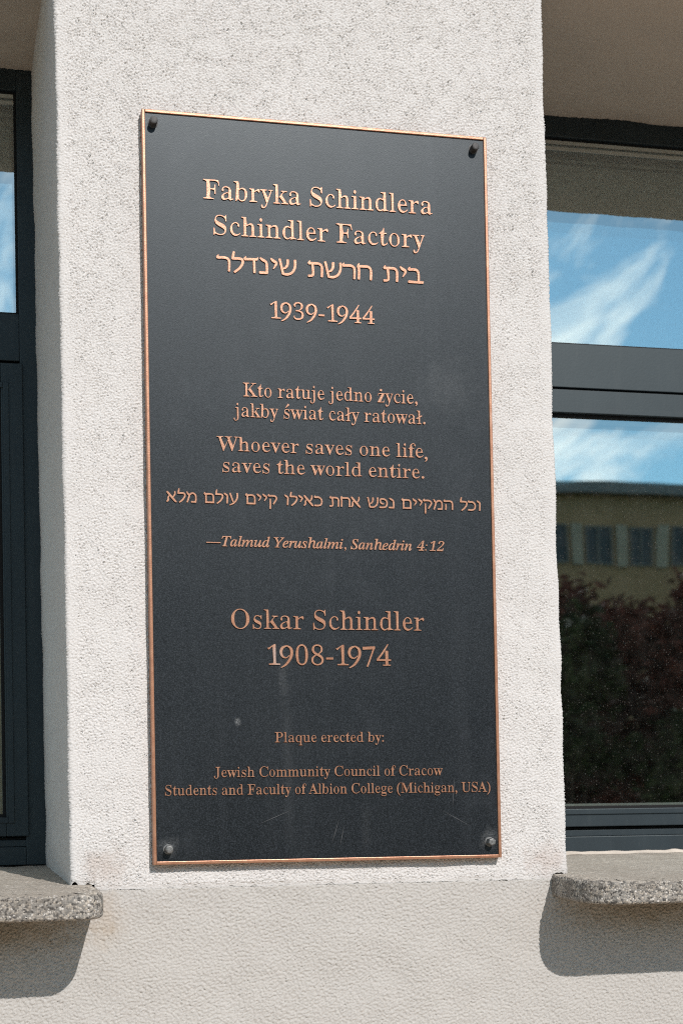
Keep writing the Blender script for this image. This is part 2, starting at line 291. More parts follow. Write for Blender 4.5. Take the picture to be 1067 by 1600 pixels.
FONT_DATA = """
rF|590|23 0 23 26 67 34 105 46 138 75 142 123 142 560 137 607 101 634 64 645 21 653 21 678 555 674 586 476 562 476 551 532 543 578 525 609 471 630 410 641 342 642 296 641 279 639 258 631 240 595 271 368 283 368 324 367 387 379 405 399 409 426 415 468 423 516 450 516 450 176 424 176 415 229 409 274 405 303 388 322 324 334 281 333 271 333 240 119 243 83 249 60 283 42 312 35 342 29 382 26 382 0
rS|569|64 -16 64 235 93 235 104 166 118 105 147 70 196 41 242 25 293 21 328 25 361 33 392 50 417 72 437 99 447 134 437 178 410 213 344 254 251 300 180 346 146 380 118 424 109 457 105 494 112 547 125 596 147 635 180 665 223 685 275 694 342 687 418 660 433 657 454 654 474 662 471 676 477 694 505 694 505 475 480 475 468 530 453 584 415 620 371 642 330 656 289 662 243 655 203 639 171 608 152 566 154 526 173 497 225 459 273 435 369 390 421 361 457 330 480 299 493 269 501 236 504 199 496 142 474 90 446 47 407 16 356 -5 286 -14 236 -9 189 6 148 21 131 26 83 20 99 14 91 -16
rK|748|24 0 24 26 68 32 103 43 139 71 143 118 143 566 138 609 103 636 67 647 25 653 25 678 361 678 361 653 305 643 280 637 248 622 243 600 241 565 251 303 480 555 514 589 537 624 512 642 481 650 433 653 433 678 723 678 723 653 710 653 648 642 573 617 511 539 399 424 673 53 723 35 746 29 773 26 773 0 418 0 418 26 456 27 479 31 498 36 529 51 522 74 493 114 299 335 241 299 241 118 246 71 281 43 317 32 361 26 361 0
rW|898|254 -16 76 596 62 629 30 640 4 648 -23 653 -23 678 269 678 269 653 242 650 222 644 193 635 177 611 190 547 332 212 480 525 454 605 436 627 401 643 375 648 341 653 341 678 654 678 654 653 616 649 585 639 553 614 564 566 706 232 810 549 826 605 835 631 803 643 780 649 749 653 749 678 929 678 929 653 903 644 868 631 858 607 850 567 664 -16 637 -16 470 476 283 -16
rT|618|137 0 137 26 183 31 220 42 258 71 263 118 232 645 222 645 173 642 121 629 67 605 58 571 51 524 43 473 16 473 47 674 580 674 611 472 586 472 575 536 566 587 526 621 464 641 400 645 392 645 361 118 366 69 404 41 440 31 488 26 488 0
rY|622|151 0 151 26 195 32 230 43 266 71 270 118 270 270 94 591 61 630 25 643 1 648 -20 652 -20 678 308 678 308 652 291 652 267 650 247 644 224 637 200 620 216 572 370 326 501 542 519 576 533 608 520 636 486 647 444 652 439 652 439 678 654 678 654 652 630 646 599 636 559 591 368 307 368 118 373 71 408 43 444 32 488 26 488 0
rO|770|388 -16 318 -4 255 21 204 60 158 103 122 153 95 210 78 272 72 339 78 406 95 467 122 524 159 574 204 619 257 659 322 684 395 694 465 682 528 658 579 619 624 576 661 526 688 470 705 407 711 339 705 272 688 210 660 153 624 103 578 60 525 19 461 -6|394 18 458 28 518 65 569 130 589 219 596 339 591 440 573 525 546 583 494 628 440 653 387 660 323 650 263 613 212 548 192 459 185 339 190 239 208 154 236 96 288 50 341 25
rP|610|23 0 23 26 67 32 102 43 138 71 142 118 142 566 137 609 102 635 66 646 24 653 24 678 318 677 426 666 469 651 515 624 549 588 571 543 577 494 571 445 550 400 515 362 466 333 434 319 360 310 271 306 240 118 244 71 280 43 316 32 360 26 360 0|271 342 300 342 345 343 387 353 425 372 452 400 462 437 466 490 460 562 433 609 397 630 361 639 322 642 295 641 272 635 243 620 240 595
rJ|480|162 -96 117 -89 84 -65 74 -56 48 -29 32 3 27 34 31 62 47 87 70 102 68 102 64 102 87 88 102 66 106 41 104 23 98 10 89 -28 112 -50 131 -58 156 -61 189 -57 221 -41 248 -12 251 31 251 547 249 587 243 613 213 632 184 642 155 648 118 653 118 678 468 678 468 653 435 649 410 643 384 634 356 616 349 548 349 134 340 54 314 -11 271 -56 223 -84
rC|685|382 -11 319 -5 263 15 214 46 172 81 137 122 108 169 87 221 75 278 70 340 75 401 88 457 109 509 137 555 173 596 215 633 264 665 322 684 386 693 460 684 545 649 577 639 618 649 616 666 624 693 650 693 650 459 625 459 609 522 589 582 537 613 489 637 443 654 395 660 327 650 263 612 212 548 191 458 183 337 192 223 215 140 262 79 330 43 413 30 475 38 536 62 592 102 638 155 663 132 618 82 568 42 512 13 450 -5
rA|638|-13 0 -13 27 13 32 44 41 78 56 78 109 307 694 334 693 545 116 596 47 632 33 660 27 660 0 341 0 341 27 386 32 421 41 454 67 435 131 407 201 150 201 112 107 106 89 101 70 109 43 143 32 184 27 190 27 190 0|163 236 366 236 263 485
rM|932|21 0 21 26 64 32 101 43 118 70 117 118 117 569 141 603 136 623 103 638 79 644 22 653 22 678 244 674 472 200 700 674 919 678 919 653 878 645 842 634 808 608 803 565 803 126 805 86 810 60 840 41 866 35 918 26 918 0 589 0 589 26 645 36 672 44 701 62 706 86 708 123 679 608 429 0 402 0 152 608 152 119 149 68 171 40 207 30 252 26 252 0
rU|721|369 -14 287 -4 250 12 201 47 167 95 146 160 140 232 140 566 135 609 100 635 64 646 22 653 22 678 358 678 358 653 301 643 277 637 244 622 238 566 238 207 242 149 256 100 272 73 311 48 354 34 409 28 476 37 524 63 558 104 579 161 588 237 589 563 591 608 574 635 537 645 489 653 489 678 706 678 706 653 667 644 631 632 623 606 624 563 624 270 617 177 597 106 560 52 510 15 449 -6
ra|500|381 -6 368 -4 341 19 298 52 248 19 176 -2 146 -5 127 -2 91 21 69 55 62 94 68 131 90 168 106 186 180 238 327 279 327 361 323 399 289 425 256 437 220 440 184 436 161 427 138 407 143 368 148 359 151 344 147 324 133 305 111 292 116 293 118 293 98 307 84 328 81 352 86 381 104 411 114 423 143 454 188 470 241 473 304 463 325 453 361 431 385 400 401 357 405 311 405 92 408 55 433 49 453 51 477 62 490 41 425 14 388 -5|225 46 259 61 278 75 327 90 296 252 253 238 218 220 184 197 150 166 144 125 150 79 180 54
rb|525|64 -17 95 579 93 621 61 642 39 649 12 654 12 678 175 674 206 415 243 447 292 463 329 467 350 463 392 441 428 407 459 353 473 304 478 247 472 182 454 125 416 63 392 32 363 9 327 -6 286 -13 242 -8 201 15 156 64 79 -17|272 21 306 24 339 40 368 69 391 137 396 238 390 323 375 378 351 402 316 416 274 422 252 413 231 402 184 387 175 364 175 99 207 53 235 30
rc|425|231 -7 209 -3 160 20 119 57 82 114 66 165 60 223 66 285 91 349 125 399 158 438 201 464 260 475 303 466 336 447 342 440 364 417 378 391 381 365 378 344 366 325 346 312 357 314 350 316 330 339 323 375 324 387 325 406 299 429 276 438 252 442 221 435 191 420 160 387 140 342 136 279 140 208 155 147 173 110 201 78 244 59 304 51 342 59 372 79 404 107 417 90 366 35 292 1
rd|539|208 -8 187 -3 147 20 110 56 79 111 65 161 60 219 65 285 81 342 114 401 152 439 191 462 218 468 253 464 298 447 332 417 363 599 358 627 319 643 294 650 262 654 262 678 444 674 444 111 447 75 468 57 497 47 526 41 526 16 436 17 344 -6 332 58 299 18 251 -3|255 37 279 46 301 62 351 80 363 109 363 364 355 387 307 402 285 415 259 423 218 417 186 401 163 376 149 317 144 228 149 141 162 83 183 58 215 43
re|436|229 -8 205 -3 157 20 117 56 82 114 66 169 60 234 66 293 82 345 119 402 152 439 186 462 234 474 285 466 318 445 344 413 368 370 385 315 390 257 421 247 172 249 149 175 164 125 188 88 228 66 298 57 341 66 370 92 403 118 424 108 392 65 353 35 315 13 274 -2|142 282 302 284 331 321 324 379 300 417 279 432 261 439 240 442 216 436 189 424 162 399 145 357 142 304
rf|306|22 0 22 24 59 33 78 37 105 48 109 108 85 416 31 416 31 458 85 458 109 524 114 571 130 612 157 645 193 669 208 681 259 692 309 681 326 660 345 639 357 616 360 595 357 571 344 550 325 537 330 538 341 537 322 548 310 564 307 583 308 595 314 614 320 624 306 645 288 656 268 660 242 655 217 644 192 620 189 582 213 458 296 458 296 416 213 416 189 95 193 56 232 35 258 28 297 24 297 0
rg|475|217 -208 158 -201 111 -190 77 -170 67 -156 53 -133 50 -112 54 -85 81 -61 112 -39 96 -11 73 17 67 45 73 76 94 106 110 121 152 164 119 201 107 213 83 244 69 279 65 316 70 356 90 395 121 426 137 441 180 464 234 474 291 464 316 449 463 449 463 403 384 403 392 356 400 330 403 303 397 266 380 229 353 199 340 187 303 165 256 153 234 154 211 155 156 155 168 141 152 127 130 105 126 84 146 73 210 67 261 68 331 62 382 48 394 39 420 15 434 -18 440 -54 443 -96 429 -133 401 -164 356 -191 293 -204|234 185 256 188 279 195 306 213 324 253 328 314 324 376 304 415 278 432 256 439 234 442 213 439 191 432 167 415 143 376 139 314 143 252 166 213 184 195 213 189|239 -173 294 -170 337 -161 368 -146 391 -129 408 -98 412 -72 402 -58 346 -45 305 -46 113 -47 113 -73 84 -108 102 -137 134 -158 179 -170
rh|555|27 0 27 24 52 28 72 34 106 52 109 81 109 595 107 625 75 643 53 650 28 655 28 678 189 674 220 397 266 436 323 461 364 465 378 464 414 445 440 413 457 366 461 314 461 82 464 52 496 35 517 28 541 24 541 0 301 0 301 24 308 24 331 31 371 46 381 81 381 324 378 364 372 388 346 403 302 410 271 399 245 380 189 354 189 82 191 52 223 35 244 28 268 24 268 0
ri|283|150 549 152 548 128 565 111 589 107 614 111 640 128 664 152 681 150 680 148 681 173 664 189 640 193 614 189 589 172 565 148 548|27 0 27 24 52 29 72 34 106 51 109 82 109 376 107 410 75 428 55 433 30 437 31 462 190 458 190 82 192 52 223 35 244 29 268 24 268 0
rj|300|158 551 160 550 136 566 119 591 115 616 120 642 136 666 160 683 158 682 157 683 181 666 198 642 202 616 198 591 181 567 156 550|53 -208 17 -204 -9 -180 -13 -175 -34 -153 -48 -128 -51 -104 -48 -83 -36 -64 -16 -51 -21 -52 -28 -51 -9 -62 4 -80 7 -98 5 -110 2 -117 0 -153 22 -170 46 -174 75 -170 105 -153 124 -123 126 -81 126 373 123 408 88 428 65 434 33 438 33 462 206 458 206 -30 202 -79 184 -126 158 -161 121 -185 105 -198
rk|522|26 0 26 24 52 29 73 35 106 52 109 81 109 593 106 627 76 644 56 649 30 654 31 678 189 674 199 206 339 368 360 390 377 415 359 428 340 434 311 437 306 437 306 462 514 462 514 437 477 430 437 420 393 404 330 311 503 41 536 31 560 24 560 0 314 0 314 24 323 24 341 27 356 31 388 48 370 87 245 237 189 204 189 82 191 52 223 35 244 29 268 24 268 0
rl|285|27 0 27 24 52 29 72 34 106 51 109 82 109 593 106 626 77 643 56 650 30 654 30 678 190 674 190 82 192 52 223 35 244 29 268 24 268 0
rm|813|27 0 27 24 52 28 72 34 106 52 109 81 109 378 107 408 75 427 53 434 28 438 28 462 202 458 218 394 263 434 319 461 355 465 381 461 422 432 477 389 523 433 582 461 625 465 637 464 673 445 699 413 715 366 719 314 719 82 721 52 753 35 774 28 798 24 798 0 562 0 562 24 586 28 607 35 639 53 641 82 641 324 638 364 632 388 606 403 562 410 532 400 507 381 452 357 452 82 454 53 486 35 507 28 530 24 530 0 297 0 297 24 321 28 342 35 374 53 376 82 376 324 373 363 367 388 341 403 297 410 267 398 241 380 187 354 187 82 189 53 220 36 241 29 264 24 264 0
rn|555|27 0 27 24 52 28 72 34 106 52 109 81 109 378 107 408 75 427 53 434 28 438 28 462 206 458 220 398 266 436 323 462 364 466 378 464 414 445 440 413 457 366 461 314 461 82 464 52 496 35 517 28 541 24 541 0 301 0 301 24 308 24 331 31 371 46 381 81 381 324 378 364 372 388 346 403 302 410 270 400 245 380 189 354 189 82 191 52 223 35 244 28 268 24 268 0
ro|489|251 -15 194 -3 156 21 121 59 87 109 65 170 59 229 65 289 87 352 121 401 158 439 192 462 250 474 307 462 342 439 379 402 413 353 435 291 441 229 435 168 413 106 379 57 345 20 307 -3|251 17 276 22 302 31 329 54 349 77 355 118 358 229 353 342 327 407 299 430 275 440 251 445 225 440 201 430 173 407 147 342 143 230 147 119 153 77 173 54 200 31 226 22
rp|541|26 -207 26 -184 46 -181 60 -175 84 -168 106 -154 109 -96 109 363 106 405 77 426 55 433 29 439 29 462 195 458 213 391 248 437 300 462 344 468 364 463 405 440 441 403 471 348 485 297 490 238 485 174 470 119 439 60 403 22 362 -3 338 -8 301 -4 255 14 220 48 189 -88 195 -151 226 -168 249 -175 294 -183 294 -207|290 37 332 43 365 58 387 84 402 143 407 230 403 314 390 373 371 398 339 413 295 419 267 407 242 386 189 354 189 98 238 69 262 49
rq|530|260 -207 260 -183 297 -179 321 -172 360 -156 364 -126 333 43 296 13 247 -4 211 -7 191 -3 148 19 112 54 80 107 66 157 61 214 67 279 85 336 124 398 162 438 201 463 253 473 297 468 338 446 383 397 460 477 476 477 445 -125 448 -155 481 -173 501 -179 527 -183 527 -207|266 39 288 48 309 59 356 73 364 96 364 362 332 407 304 430 267 439 234 435 203 421 172 393 149 329 143 232 149 144 164 86 186 60 222 45
rr|416|27 0 27 24 52 29 72 34 106 51 109 82 109 376 107 410 74 429 55 433 30 437 31 462 191 458 217 375 250 414 291 432 344 464 351 465 353 465 379 449 395 424 399 396 396 374 383 353 363 340 365 340 377 338 362 348 327 389 323 387 280 393 261 380 241 360 196 331 191 288 191 81 195 51 234 35 258 28 294 24 294 0
rs|417|225 -13 181 -9 130 12 106 20 85 10 76 -13 53 -13 53 157 79 157 92 97 101 54 154 38 181 26 209 22 244 24 273 36 296 56 311 87 311 117 293 140 242 172 168 209 127 238 112 256 93 292 87 329 91 364 102 399 117 429 139 452 167 466 210 475 247 471 295 454 306 450 322 447 333 458 343 475 363 475 363 330 340 330 326 382 300 417 259 434 222 441 193 438 168 430 147 412 131 386 129 360 141 342 179 313 210 299 276 266 315 238 329 222 346 185 352 141 347 100 340 62 321 31 296 8 268 -5
rt|328|184 -7 150 -1 150 3 129 20 110 57 103 108 91 419 30 415 35 442 150 532 176 586 192 631 215 631 209 458 303 458 303 419 209 419 184 121 186 89 192 72 213 60 251 54 272 65 291 83 307 111 331 98 310 58 281 31 240 8 191 -6
ru|546|195 -8 184 -6 152 7 128 30 109 67 102 101 99 145 99 370 96 405 68 425 43 433 17 438 17 462 180 458 180 108 183 83 194 65 224 53 263 48 292 58 318 73 371 94 371 370 368 405 335 426 312 434 282 438 282 462 451 458 451 102 454 72 484 54 509 49 536 44 536 19 444 19 353 -5 340 60 312 29 274 12 235 -2
rv|444|212 -15 84 381 45 423 18 432 -4 437 -4 462 244 462 244 438 232 438 210 435 192 430 160 412 164 391 275 177 353 375 365 405 358 427 334 434 303 438 303 462 454 462 454 439 430 430 399 419 385 363 238 -15
rw|635|182 -15 52 406 16 428 -2 432 -16 437 -16 462 206 462 206 437 178 431 158 427 138 412 142 389 149 366 248 182 346 350 327 407 283 430 270 436 250 439 250 462 481 462 481 437 458 433 440 429 408 413 410 396 413 382 500 201 572 380 582 410 584 426 566 430 530 439 530 462 663 462 663 439 645 435 624 428 609 386 453 -15 430 -15 332 299 208 -15
ry|435|85 -201 74 -199 46 -182 27 -155 22 -125 25 -105 38 -83 58 -68 56 -68 46 -67 64 -77 76 -95 80 -115 79 -119 79 -133 98 -147 129 -153 149 -140 170 -110 193 -66 212 -7 81 385 58 422 25 430 12 435 -5 437 -7 437 -7 462 241 462 241 437 202 431 184 427 159 409 163 390 169 372 276 168 346 358 356 386 363 409 361 426 342 431 302 437 302 462 446 462 446 437 427 432 399 422 383 362 239 -35 216 -97 191 -141 164 -170 134 -191 110 -195
rz|424|19 0 23 17 250 428 191 428 140 425 93 409 79 376 65 322 49 326 71 458 409 462 397 437 185 36 227 36 270 37 313 45 351 61 368 99 387 160 401 156 369 4
r0|547|280 -5 225 3 204 14 150 53 124 87 103 126 87 173 71 259 65 359 71 459 87 544 103 590 124 629 149 662 204 700 226 712 281 719 334 712 355 700 407 662 433 629 454 589 471 543 488 458 494 358 488 258 471 173 454 127 432 87 406 53 354 14 333 2|280 47 331 60 367 87 383 128 397 228 401 358 397 488 383 587 367 628 332 654 281 667 230 654 192 628 177 587 162 488 158 358 162 228 177 128 192 87 229 60
r1|460|106 4 106 49 179 48 213 53 240 63 257 83 260 117 241 649 147 558 101 526 99 525 106 524 90 539 77 563 55 585 115 600 156 624 202 658 297 714 347 714 347 117 350 87 360 66 392 53 429 48 501 49 501 4
r2|547|66 4 66 99 194 244 250 303 296 353 331 400 353 448 365 499 368 554 363 606 344 641 307 660 261 669 214 662 182 648 157 624 142 571 138 500 146 500 106 517 86 535 74 561 71 588 76 620 95 652 125 680 142 692 193 712 259 719 326 712 379 690 399 676 431 642 451 602 457 557 454 529 447 501 434 470 413 434 339 342 220 215 108 106 364 104 423 111 447 124 458 146 462 174 467 206 482 206 477 4
r3|547|243 -5 176 1 125 18 109 31 82 56 65 84 60 110 63 140 85 164 112 179 105 181 93 144 97 113 120 88 151 70 200 56 236 54 270 56 319 69 353 87 373 114 385 150 390 208 386 247 372 278 345 305 319 326 252 341 204 343 155 342 155 396 208 395 266 400 311 414 322 437 349 459 362 500 366 547 361 599 345 636 318 653 291 664 250 669 206 661 172 645 151 619 142 588 144 516 142 517 101 534 82 551 71 573 68 596 73 627 92 657 123 683 140 695 191 713 257 719 322 712 374 692 395 678 429 645 450 605 456 561 452 523 437 485 426 465 384 425 307 380 371 358 408 339 440 314 454 296 475 254 482 205 478 157 460 108 433 70 418 54 382 30 340 11 293 -1
r4|560|455 736 421 678 372 595 317 504 264 423 213 350 158 280 110 220 77 178 23 222 57 263 107 322 162 389 216 457 271 534 332 620 387 699 425 754|30 228 540 225 540 165 30 162|442 520 440 20 340 20 338 520|250 35 530 35 530 -1 250 -1
r7|500|28 650 468 670 472 570 32 550|483 649 458 585 422 491 383 387 346 290 310 196 273 97 241 10 218 -51 162 -29 186 31 220 118 258 216 294 310 331 407 369 511 403 605 427 671
r8|547|273 -5 199 4 166 20 120 50 87 90 67 135 61 182 65 219 79 254 89 271 129 309 203 361 139 416 116 444 92 492 85 542 88 580 106 627 135 664 179 694 209 710 285 719 348 711 374 698 414 671 443 635 461 593 467 549 463 516 451 484 444 471 408 435 342 387 427 326 460 293 486 251 495 221 498 189 491 135 468 86 431 47 405 26 346 2|306 398 349 440 379 468 398 500 403 551 400 585 389 617 369 644 350 653 320 666 279 672 242 666 215 656 187 638 169 602 162 554 170 504 191 470 245 429|278 42 321 47 353 59 385 78 413 118 422 172 417 207 406 234 387 258 321 303 237 345 201 308 158 269 140 230 134 178 138 135 148 106 168 80 201 59 234 47
r9|520|305 653 274 638 229 616 185 592 158 568 143 544 130 513 122 480 117 449 119 418 125 383 135 350 148 325 165 305 191 287 221 274 246 270 273 278 303 299 330 324 350 341 355 343 362 340 370 331 372 324 370 319 351 301 324 274 290 247 254 230 213 228 171 234 129 249 92 275 63 311 41 355 27 403 23 451 28 499 42 547 66 592 102 632 152 658 209 672 260 681 295 687 301 686 307 680 311 666 310 658|289 683 317 673 358 659 404 638 444 605 470 563 486 517 494 468 495 417 489 365 476 310 456 254 430 199 396 145 355 89 310 38 264 -6 212 -40 158 -66 110 -85 77 -98 72 -99 65 -94 60 -84 60 -76 63 -72 92 -52 134 -24 178 10 216 46 252 89 289 139 323 191 350 241 369 288 382 335 391 381 395 423 396 461 392 497 385 529 376 555 358 579 328 606 294 630 271 647 266 653 266 663 274 677 282 683
iT|625|61 -9 68 29 86 29 117 32 134 38 154 50 170 71 195 137 329 624 331 634 326 643 315 646 289 647 233 643 191 632 162 617 136 592 116 562 97 513 52 518 100 701 699 701 664 512 624 512 626 537 626 552 620 592 601 624 565 641 515 647 484 647 465 641 456 625 320 135 307 65 310 51 326 38 344 32 383 29 408 28 398 -9
iY|613|57 -7 68 27 132 36 151 46 165 60 182 102 235 298 145 540 127 584 110 615 92 637 70 652 51 659 6 664 15 701 339 700 328 663 283 658 267 653 253 641 250 628 252 611 260 589 337 366 485 542 534 602 548 627 550 635 547 643 532 654 515 659 466 664 475 701 737 700 727 661 699 655 667 635 594 561 360 296 306 95 301 77 299 63 303 47 319 35 340 30 398 26 388 -9
iS|549|228 -24 159 -17 83 4 71 9 66 10 55 7 41 -3 32 -21 -9 -21 28 226 67 228 74 160 88 117 112 77 144 48 182 31 217 26 243 30 276 44 303 65 324 94 337 127 340 156 337 179 328 202 297 251 263 291 219 336 172 389 141 436 125 481 120 526 127 584 146 628 176 665 216 693 272 712 330 717 378 715 421 705 453 694 465 691 479 695 494 713 536 713 501 492 465 492 460 552 447 592 430 622 404 646 373 661 345 665 315 661 294 652 271 635 254 612 245 590 241 562 245 539 261 504 282 474 309 442 354 394 402 342 434 296 453 244 459 188 451 124 430 76 396 35 352 4 291 -18
ia|509|72 -23 29 -14 3 7 -14 40 -21 96 -12 180 16 266 45 322 81 372 125 418 173 454 216 473 274 482 319 474 343 456 345 433 349 469 449 468 355 131 342 69 344 65 343 65 366 78 419 135 450 108 391 32 344 -8 293 -24 258 -16 245 -1 238 34 247 87 277 160 239 85 187 25 151 -2 120 -16|123 61 136 64 164 81 189 106 215 137 265 216 285 259 301 303 312 345 315 383 310 408 293 429 273 434 254 431 221 413 194 387 155 331 122 257 98 179 90 110 94 85 108 65
il|257|49 -22 16 -17 1 -6 -10 9 -14 39 -8 83 8 151 135 616 139 644 138 655 128 666 116 670 75 674 79 710 153 720 198 727 244 736 262 732 268 719 262 690 104 122 95 75 98 66 100 65 125 78 181 138 214 108 165 46 123 8 88 -13
im|819|611 -23 572 -14 556 5 549 43 552 80 560 119 620 328 629 379 628 387 618 397 613 398 595 394 561 373 528 343 494 304 460 255 428 198 385 103 350 -9 247 -8 338 305 350 350 354 380 352 388 343 397 339 398 328 396 300 381 241 332 210 299 180 259 140 186 106 100 70 -9 -33 -8 62 318 75 364 79 390 77 400 66 410 11 420 19 455 92 462 138 472 167 479 186 482 201 477 206 461 204 448 202 438 142 278 183 347 239 406 292 448 337 471 392 481 435 473 455 453 463 414 456 357 431 289 467 353 519 409 570 449 613 471 669 481 711 472 731 452 739 412 735 374 725 328 661 94 658 84 657 77 660 66 665 64 670 66 689 81 708 103 742 145 773 114 718 35 669 -6
iu|542|68 -23 32 -16 12 -3 0 18 -5 55 0 104 16 175 63 343 70 369 72 391 70 403 60 413 49 416 7 419 13 455 87 465 132 473 177 482 197 478 201 471 200 451 198 437 117 156 104 107 100 81 101 71 111 61 117 59 139 65 176 91 213 129 253 179 291 239 326 308 355 383 379 469 481 468 391 134 379 72 382 63 387 61 400 66 427 91 468 141 499 112 444 34 393 -7 332 -23 293 -15 277 2 270 37 274 77 284 124 320 213 265 114 198 38 155 4 118 -14
id|528|91 -22 51 -17 25 -7 5 11 -16 49 -24 109 -19 161 -4 218 21 275 55 331 95 382 139 425 176 451 213 469 250 478 286 481 331 476 356 465 358 453 395 622 398 635 399 644 397 654 389 662 361 667 333 669 342 705 408 713 452 724 506 737 521 732 524 719 523 703 522 694 370 117 362 87 360 70 364 59 369 58 396 73 455 136 488 109 439 45 400 7 367 -14 323 -23 285 -15 268 2 261 38 268 94 294 152 259 80 207 22 171 -3 139 -16|135 52 152 56 181 75 208 101 235 135 284 218 320 307 331 349 334 386 332 403 322 422 306 434 294 436 272 433 236 415 206 390 162 334 124 260 96 182 87 116 90 94 102 70 121 55
ie|428|132 -20 82 -14 49 -1 21 22 0 53 -13 98 -17 147 -12 198 2 250 26 302 58 352 97 396 143 433 192 460 241 476 291 481 341 475 370 461 388 437 396 396 386 346 361 308 317 271 258 240 183 217 101 203 96 174 95 146 98 116 109 86 127 64 154 51 175 49 215 56 269 85 330 137 360 106 304 44 251 7 201 -12|107 245 154 259 203 279 241 306 270 338 288 374 293 403 290 417 278 431 268 433 246 428 212 407 181 376 153 336 127 287
ir|333|-33 -8 57 314 71 386 70 396 60 406 6 414 12 451 86 463 132 473 179 483 195 477 195 451 139 282 194 388 253 457 304 483 337 477 351 467 360 451 364 421 359 387 347 367 329 354 299 347 272 352 258 360 248 373 250 383 186 290 123 159 71 -9
is|370|116 -22 77 -20 45 -12 9 -3 4 -4 -3 -15 -45 -15 -21 168 16 166 25 105 46 61 65 40 89 28 105 26 128 30 154 48 171 76 175 101 169 130 144 170 113 211 83 253 57 302 50 328 48 354 53 395 65 423 84 447 109 465 147 478 183 481 221 479 250 472 288 462 295 464 301 477 340 477 318 310 281 310 271 361 259 391 240 416 215 431 195 434 181 432 162 419 149 401 147 389 154 362 183 318 214 278 242 237 269 186 276 159 278 132 272 85 258 51 234 21 204 -1 168 -16
ih|599|452 -21 405 -12 377 8 358 40 351 90 356 148 370 227 393 331 404 384 408 420 404 446 389 465 372 470 345 464 305 437 269 397 235 347 211 299 196 253 140 -9 24 -9 156 620 164 669 158 688 135 704 105 708 85 709 97 769 304 769 263 573 244 491 226 418 213 419 247 467 284 506 323 534 358 549 408 555 457 550 486 536 508 514 521 483 526 434 521 389 508 322 482 204 472 149 469 101 472 83 484 67 495 64 514 68 562 91 591 44 540 4 502 -13
ii|264|181 575 153 581 137 592 125 609 119 637 125 665 137 682 153 694 182 700 212 694 229 683 240 666 246 637 240 608 229 592 212 581|50 -23 12 -15 -5 3 -11 42 -6 81 5 131 70 362 75 380 77 392 75 401 64 412 53 416 12 420 20 454 95 464 141 473 186 483 202 477 207 463 205 448 203 437 105 114 98 78 101 64 108 61 120 66 149 91 192 141 224 111 162 33 110 -7
in|542|334 -24 300 -19 285 -8 274 9 270 42 280 100 309 212 340 324 349 378 348 386 339 397 334 398 324 396 298 381 246 337 194 274 149 205 112 118 73 -9 -32 -8 67 332 80 391 79 398 69 408 59 412 34 415 13 415 19 451 98 462 147 472 200 484 208 477 208 449 145 278 202 364 272 429 316 458 349 472 393 480 434 472 454 454 461 418 458 373 448 328 390 128 380 93 377 76 380 65 385 63 398 68 423 96 461 151 496 126 441 38 392 -7
r.|250|187 60 181 33 164 12 139 0 111 0 86 12 69 33 63 60 69 87 86 108 111 120 139 120 164 108 181 87
r:|260|190 60 184 34 167 13 143 2 117 2 93 13 76 34 70 60 76 86 93 107 117 118 143 118 167 107 184 86|190 400 184 374 167 353 143 342 117 342 93 353 76 374 70 400 76 426 93 447 117 458 143 458 167 447 184 426
r,|250|189 60 183 32 165 10 139 -2 111 -2 85 10 67 32 61 60 67 88 85 110 111 122 139 122 165 110 183 88|195 61 195 45 194 21 191 -9 180 -41 159 -68 133 -92 108 -111 91 -125 88 -126 85 -125 80 -121 79 -118 79 -115 91 -96 107 -70 122 -42 130 -19 131 -1 129 20 127 42 125 59 130 71 145 79 173 80 189 73
r-|330|40 270 290 270 290 200 40 200
r(|330|298 694 272 656 235 602 198 542 172 486 158 431 148 372 144 311 143 250 144 189 148 128 158 69 172 14 198 -42 235 -102 272 -156 298 -194 299 -197 297 -202 291 -207 286 -208 282 -206 249 -175 200 -130 149 -75 108 -14 83 49 68 116 60 184 58 250 60 316 68 384 83 451 108 514 149 575 200 630 249 675 282 706 286 708 291 707 297 702 299 697
r)|330|48 706 81 675 130 630 181 575 222 514 247 451 262 384 270 316 272 250 270 184 262 116 247 49 222 -14 181 -75 130 -130 81 -175 48 -206 44 -208 39 -207 33 -202 31 -197 32 -194 58 -156 95 -102 132 -42 158 14 172 69 182 128 186 189 188 250 186 311 182 372 172 431 158 486 132 542 95 602 58 656 32 694 31 697 33 702 39 707 44 708
i.|250|187 60 181 33 164 12 139 0 111 0 86 12 69 33 63 60 69 87 86 108 111 120 139 120 164 108 181 87
i:|300|180 60 175 38 161 21 141 11 119 11 99 21 85 38 80 60 85 82 99 99 119 109 141 109 161 99 175 82|250 400 245 378 231 361 211 351 189 351 169 361 155 378 150 400 155 422 169 439 189 449 211 449 231 439 245 422
i,|250|189 60 183 32 165 10 139 -2 111 -2 85 10 67 32 61 60 67 88 85 110 111 122 139 122 165 110 183 88|195 61 195 45 194 21 191 -9 180 -41 159 -68 133 -92 108 -111 91 -125 88 -126 85 -125 80 -121 79 -118 79 -115 91 -96 107 -70 122 -42 130 -19 131 -1 129 20 127 42 125 59 130 71 145 79 173 80 189 73
i—|1000|20 270 980 270 980 205 20 205
i4|547|177 -2 179 63 221 56 252 58 286 68 322 89 335 121 334 184 50 184 87 249 472 716 575 716 488 254 592 254 577 184 473 184 445 121 442 89 470 68 499 58 521 56 559 66 534 -2|141 254 349 254 403 427 425 520 444 639 413 585 380 543 347 502 324 474
i1|547|94 -2 106 55 191 55 224 61 243 69 265 89 273 117 373 631 276 549 220 517 234 527 205 532 195 533 188 557 166 589 237 606 289 633 342 668 443 720 517 720 385 117 382 93 388 72 408 62 441 55 525 55 513 -2
